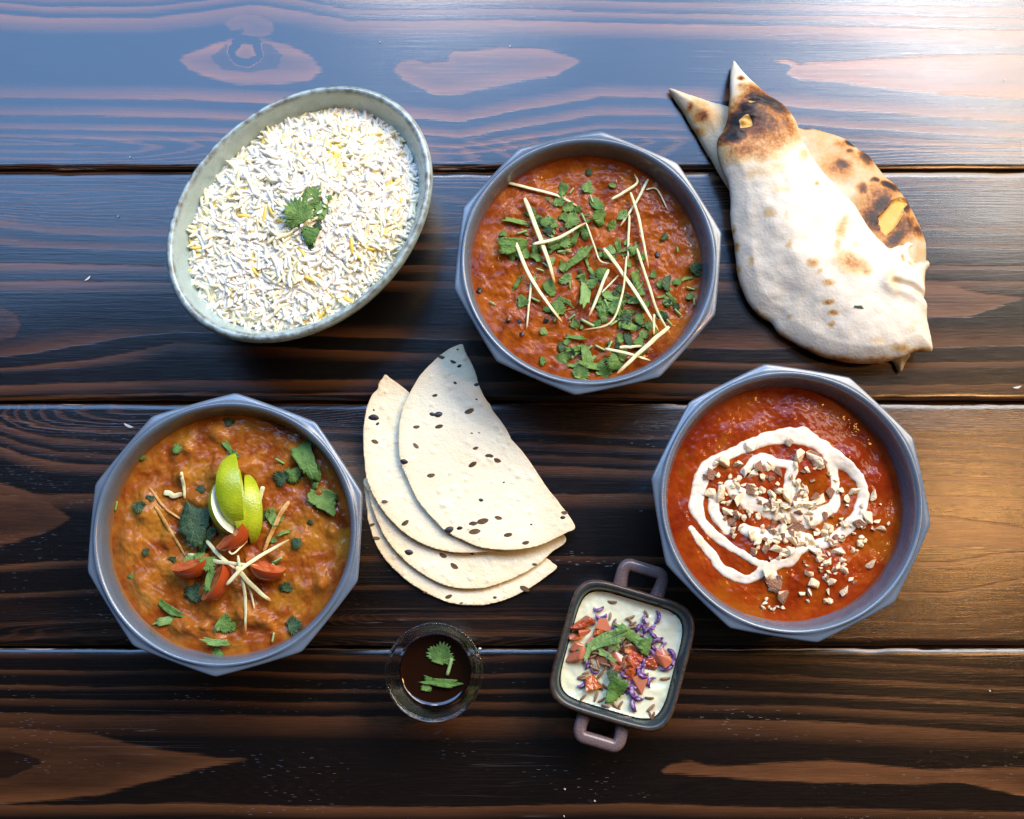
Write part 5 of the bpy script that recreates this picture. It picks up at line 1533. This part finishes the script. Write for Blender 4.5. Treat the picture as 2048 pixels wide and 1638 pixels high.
CB = [cab_mesh(660 + i) for i in range(6)]
cab = [(590, 590, 90), (560, 600, 70), (620, 570, 70), (480, 500, 90), (470, 440, 75), (800, 560, 90), (780, 570, 70), (880, 620, 110), (860, 590, 80), (910, 680, 110), (930, 660, 80), (970, 725, 75), (880, 770, 100), (860, 800, 80), (820, 870, 100), (790, 940, 110), (820, 920, 80), (700, 1050, 100), (740, 1110, 110), (720, 1085, 90), (735, 1175, 110), (760, 1140, 90), (880, 1000, 85), (1010, 910, 85), (1060, 810, 110), (950, 500, 90), (370, 860, 80), (430, 940, 60), (340, 1040, 70), (560, 930, 80), (830, 600, 80), (830, 520, 70), (720, 1010, 80), (690, 1000, 70), (380, 880, 60), (800, 980, 80), (520, 720, 70), (900, 740, 80), (640, 700, 80), (660, 960, 80), (600, 780, 70), (850, 680, 90), (770, 640, 80), (760, 860, 80), (690, 920, 80), (540, 650, 70), (870, 720, 90), (840, 950, 70)]
scatter([(x, y, s, CB) for x, y, s in cab], ZR, ryz, RZ_, 'cabbage_shred', 'cabbage', 'red cabbage shreds on the yogurt', 'purple cabbage shred', .0006, .4, 'on yogurt', (660, 800), 520, 1.3)
td = [(340, 560, 150, TD, 'large red tomato piece at the left edge of the yogurt'), (290, 640, 110, TD, None), (370, 620, 110, TP, None), (515, 585, 110, TP, None), (445, 620, 85, TD, None), (285, 800, 140, TP, 'pale tomato piece nearest the left wall of the small dish'), (320, 740, 110, TP, None), (620, 820, 120, TP, None), (775, 750, 100, TP, None), (745, 810, 130, TD, None), (655, 905, 140, TP, 'tomato piece at the middle of the yogurt'), (720, 945, 105, TD, None), (420, 1015, 120, TD, None), (965, 825, 140, TP, 'pale tomato piece nearest the right wall of the small dish'), (885, 875, 105, TD, None), (790, 1040, 115, TP, None), (980, 780, 90, TP, None), (570, 660, 90, TP, None), (700, 870, 100, TD, None), (600, 860, 90, TP, None), (840, 800, 80, TP, None), (480, 820, 80, TP, None), (680, 760, 80, TD, None), (760, 900, 80, TP, None), (400, 690, 80, TP, None)]
scatter([(x, y, s, m, None, l) for x, y, s, m, l in td], ZR, ryz, RZ_, 'tomato_piece', 'tomato', 'tomato dice on the yogurt', 'tomato piece', .0016, .45, 'on yogurt', (660, 800), 520, 1.7)
scatter([(490, 690, 330, STRIPS_PALE[0], 22, 'longest green leaf strip across the upper yogurt'), (380, 760, 130, STRIPS_PALE[1], 75), (712, 630, 230, STRIPS_PALE[2], -38, 'leaf strip slanting down right across the yogurt'), (525, 795, 140, STRIPS_PALE[3], -30), (600, 1060, 190, BROADS[3], 65, 'green leaf lying lowest on the yogurt'), (835, 720, 130, BROADS[4], 80), (600, 720, 110, FANS_PALE[0], 0), (560, 960, 100, FANS_DARK[2], 20), (650, 1040, 90, FANS_PALE[2], 20)],
        ZR, ryz, RZ_, 'coriander_leaf', 'coriander', 'green leaves on the yogurt', 'leaf', .0042, .25, 'on yogurt', (660, 800), 520, 1.15)
cm = [(560, 490), (590, 540), (720, 500), (740, 550), (850, 470), (575, 375), (300, 830), (665, 820), (440, 905), (370, 940), (330, 970), (345, 985), (410, 850), (420, 810), (520, 870), (530, 890), (580, 910), (480, 950), (340, 1140), (445, 1130), (490, 1155), (520, 1210), (610, 1210), (640, 1190), (870, 1140), (885, 1220), (880, 1280), (900, 1285), (1000, 985), (850, 970), (680, 690), (690, 725), (730, 690), (800, 640), (480, 1040), (520, 1050), (405, 540), (700, 660), (665, 740), (435, 780), (500, 750), (460, 870), (540, 830), (720, 525), (745, 575), (845, 570), (670, 880), (350, 790)]
scatter([(x, y, 66 + (i * 7 % 20), CS) for i, (x, y) in enumerate(cm)], ZR, lambda x, y: ryz(x, y) + .0034 * np.exp(-(((x - sq_c[0] + .004) / .016) ** 2 + ((y - sq_c[1]) / .012) ** 2)), RZ_, 'cumin_seed', 'cumin seed', 'cumin seeds on the yogurt', 'brown cumin seed', .0008, .3, 'on yogurt', (660, 800), 520, 1.0)

sz = lambda x, y: np.full(np.shape(x), .0184)
scatter([(890, 640, 400, FANS[6], 75, 'broad coriander leaf floating on the dark sauce'), (900, 985, 480, STRIPS[2], -8, 'curved coriander leaf strip floating low on the dark sauce'), (720, 1050, 190, FANS[7], 210, 'small lobed coriander piece at the left of the sauce')], ZC, sz, .0185, 'coriander_leaf', 'coriander', 'coriander floating on the dark sauce', 'leaf', .0, .04)
scatter([(1018, 770, 230, STEMS, 75, 'green stem piece floating beside the leaf on the dark sauce')], ZC, sz, .0185, 'cut_coriander', 'coriander', None, 'stalk', -.0004, .02)

# ------------------------------------------------------------------ crumbs on the table
CRM = NT('pale_crumb'); CRM.set(Base_Color=CRM.mix(CRM.rnd(), (0.45, 0.42, 0.40), (0.70, 0.68, 0.62)), Roughness=.6)
CR = [chunk_mesh(800 + i, [CRM.m], 10, .5) for i in range(4)]
crumbs = [(236, 433, 6), (1020, 92, 5), (760, 84, 4), (960, 1297, 8), (1130, 1578, 7), (1190, 1602, 7), (1980, 1382, 7), (1128, 1632, 5), (2010, 160, 4), (260, 314, 5)]
for b in range(4):
    rs = sorted(c for c in crumbs if PLANK_EDGES[b + 1] < c[1] <= PLANK_EDGES[b + 2] + 4)
    for i, (X, Y, s) in enumerate(rs):
        p = at(X, Y, .0008)
        lab = 'tiny pale crumb on the ' + ('top', 'second', 'third', 'lowest')[b] + ' plank' + ('' if len(rs) == 1 else ', ' + ORD[i])
        tag(inst('crumb', random.choice(CR), (p[0], p[1], .0010), (0, 0, random.uniform(0, 6)), s * .00028), lab, 'crumb', 'crumbs on the table')
for (X, Y, s, rot, lab) in [(176, 556, 22, 40, 'tiny pale splinter on the second plank near the left edge'), (258, 852, 30, -25, 'pale chip of varnish beside the bowl of brown curry'), (2036, 774, 26, 10, 'pale chip at the right edge of the second plank')]:
    p = at(X, Y, .0008)
    tag(inst('paint_chip', CR[0], (p[0], p[1], .0007), (0, 0, math.radians(rot)), (s * .00031, s * .00010, s * .00005)), lab, 'chip')
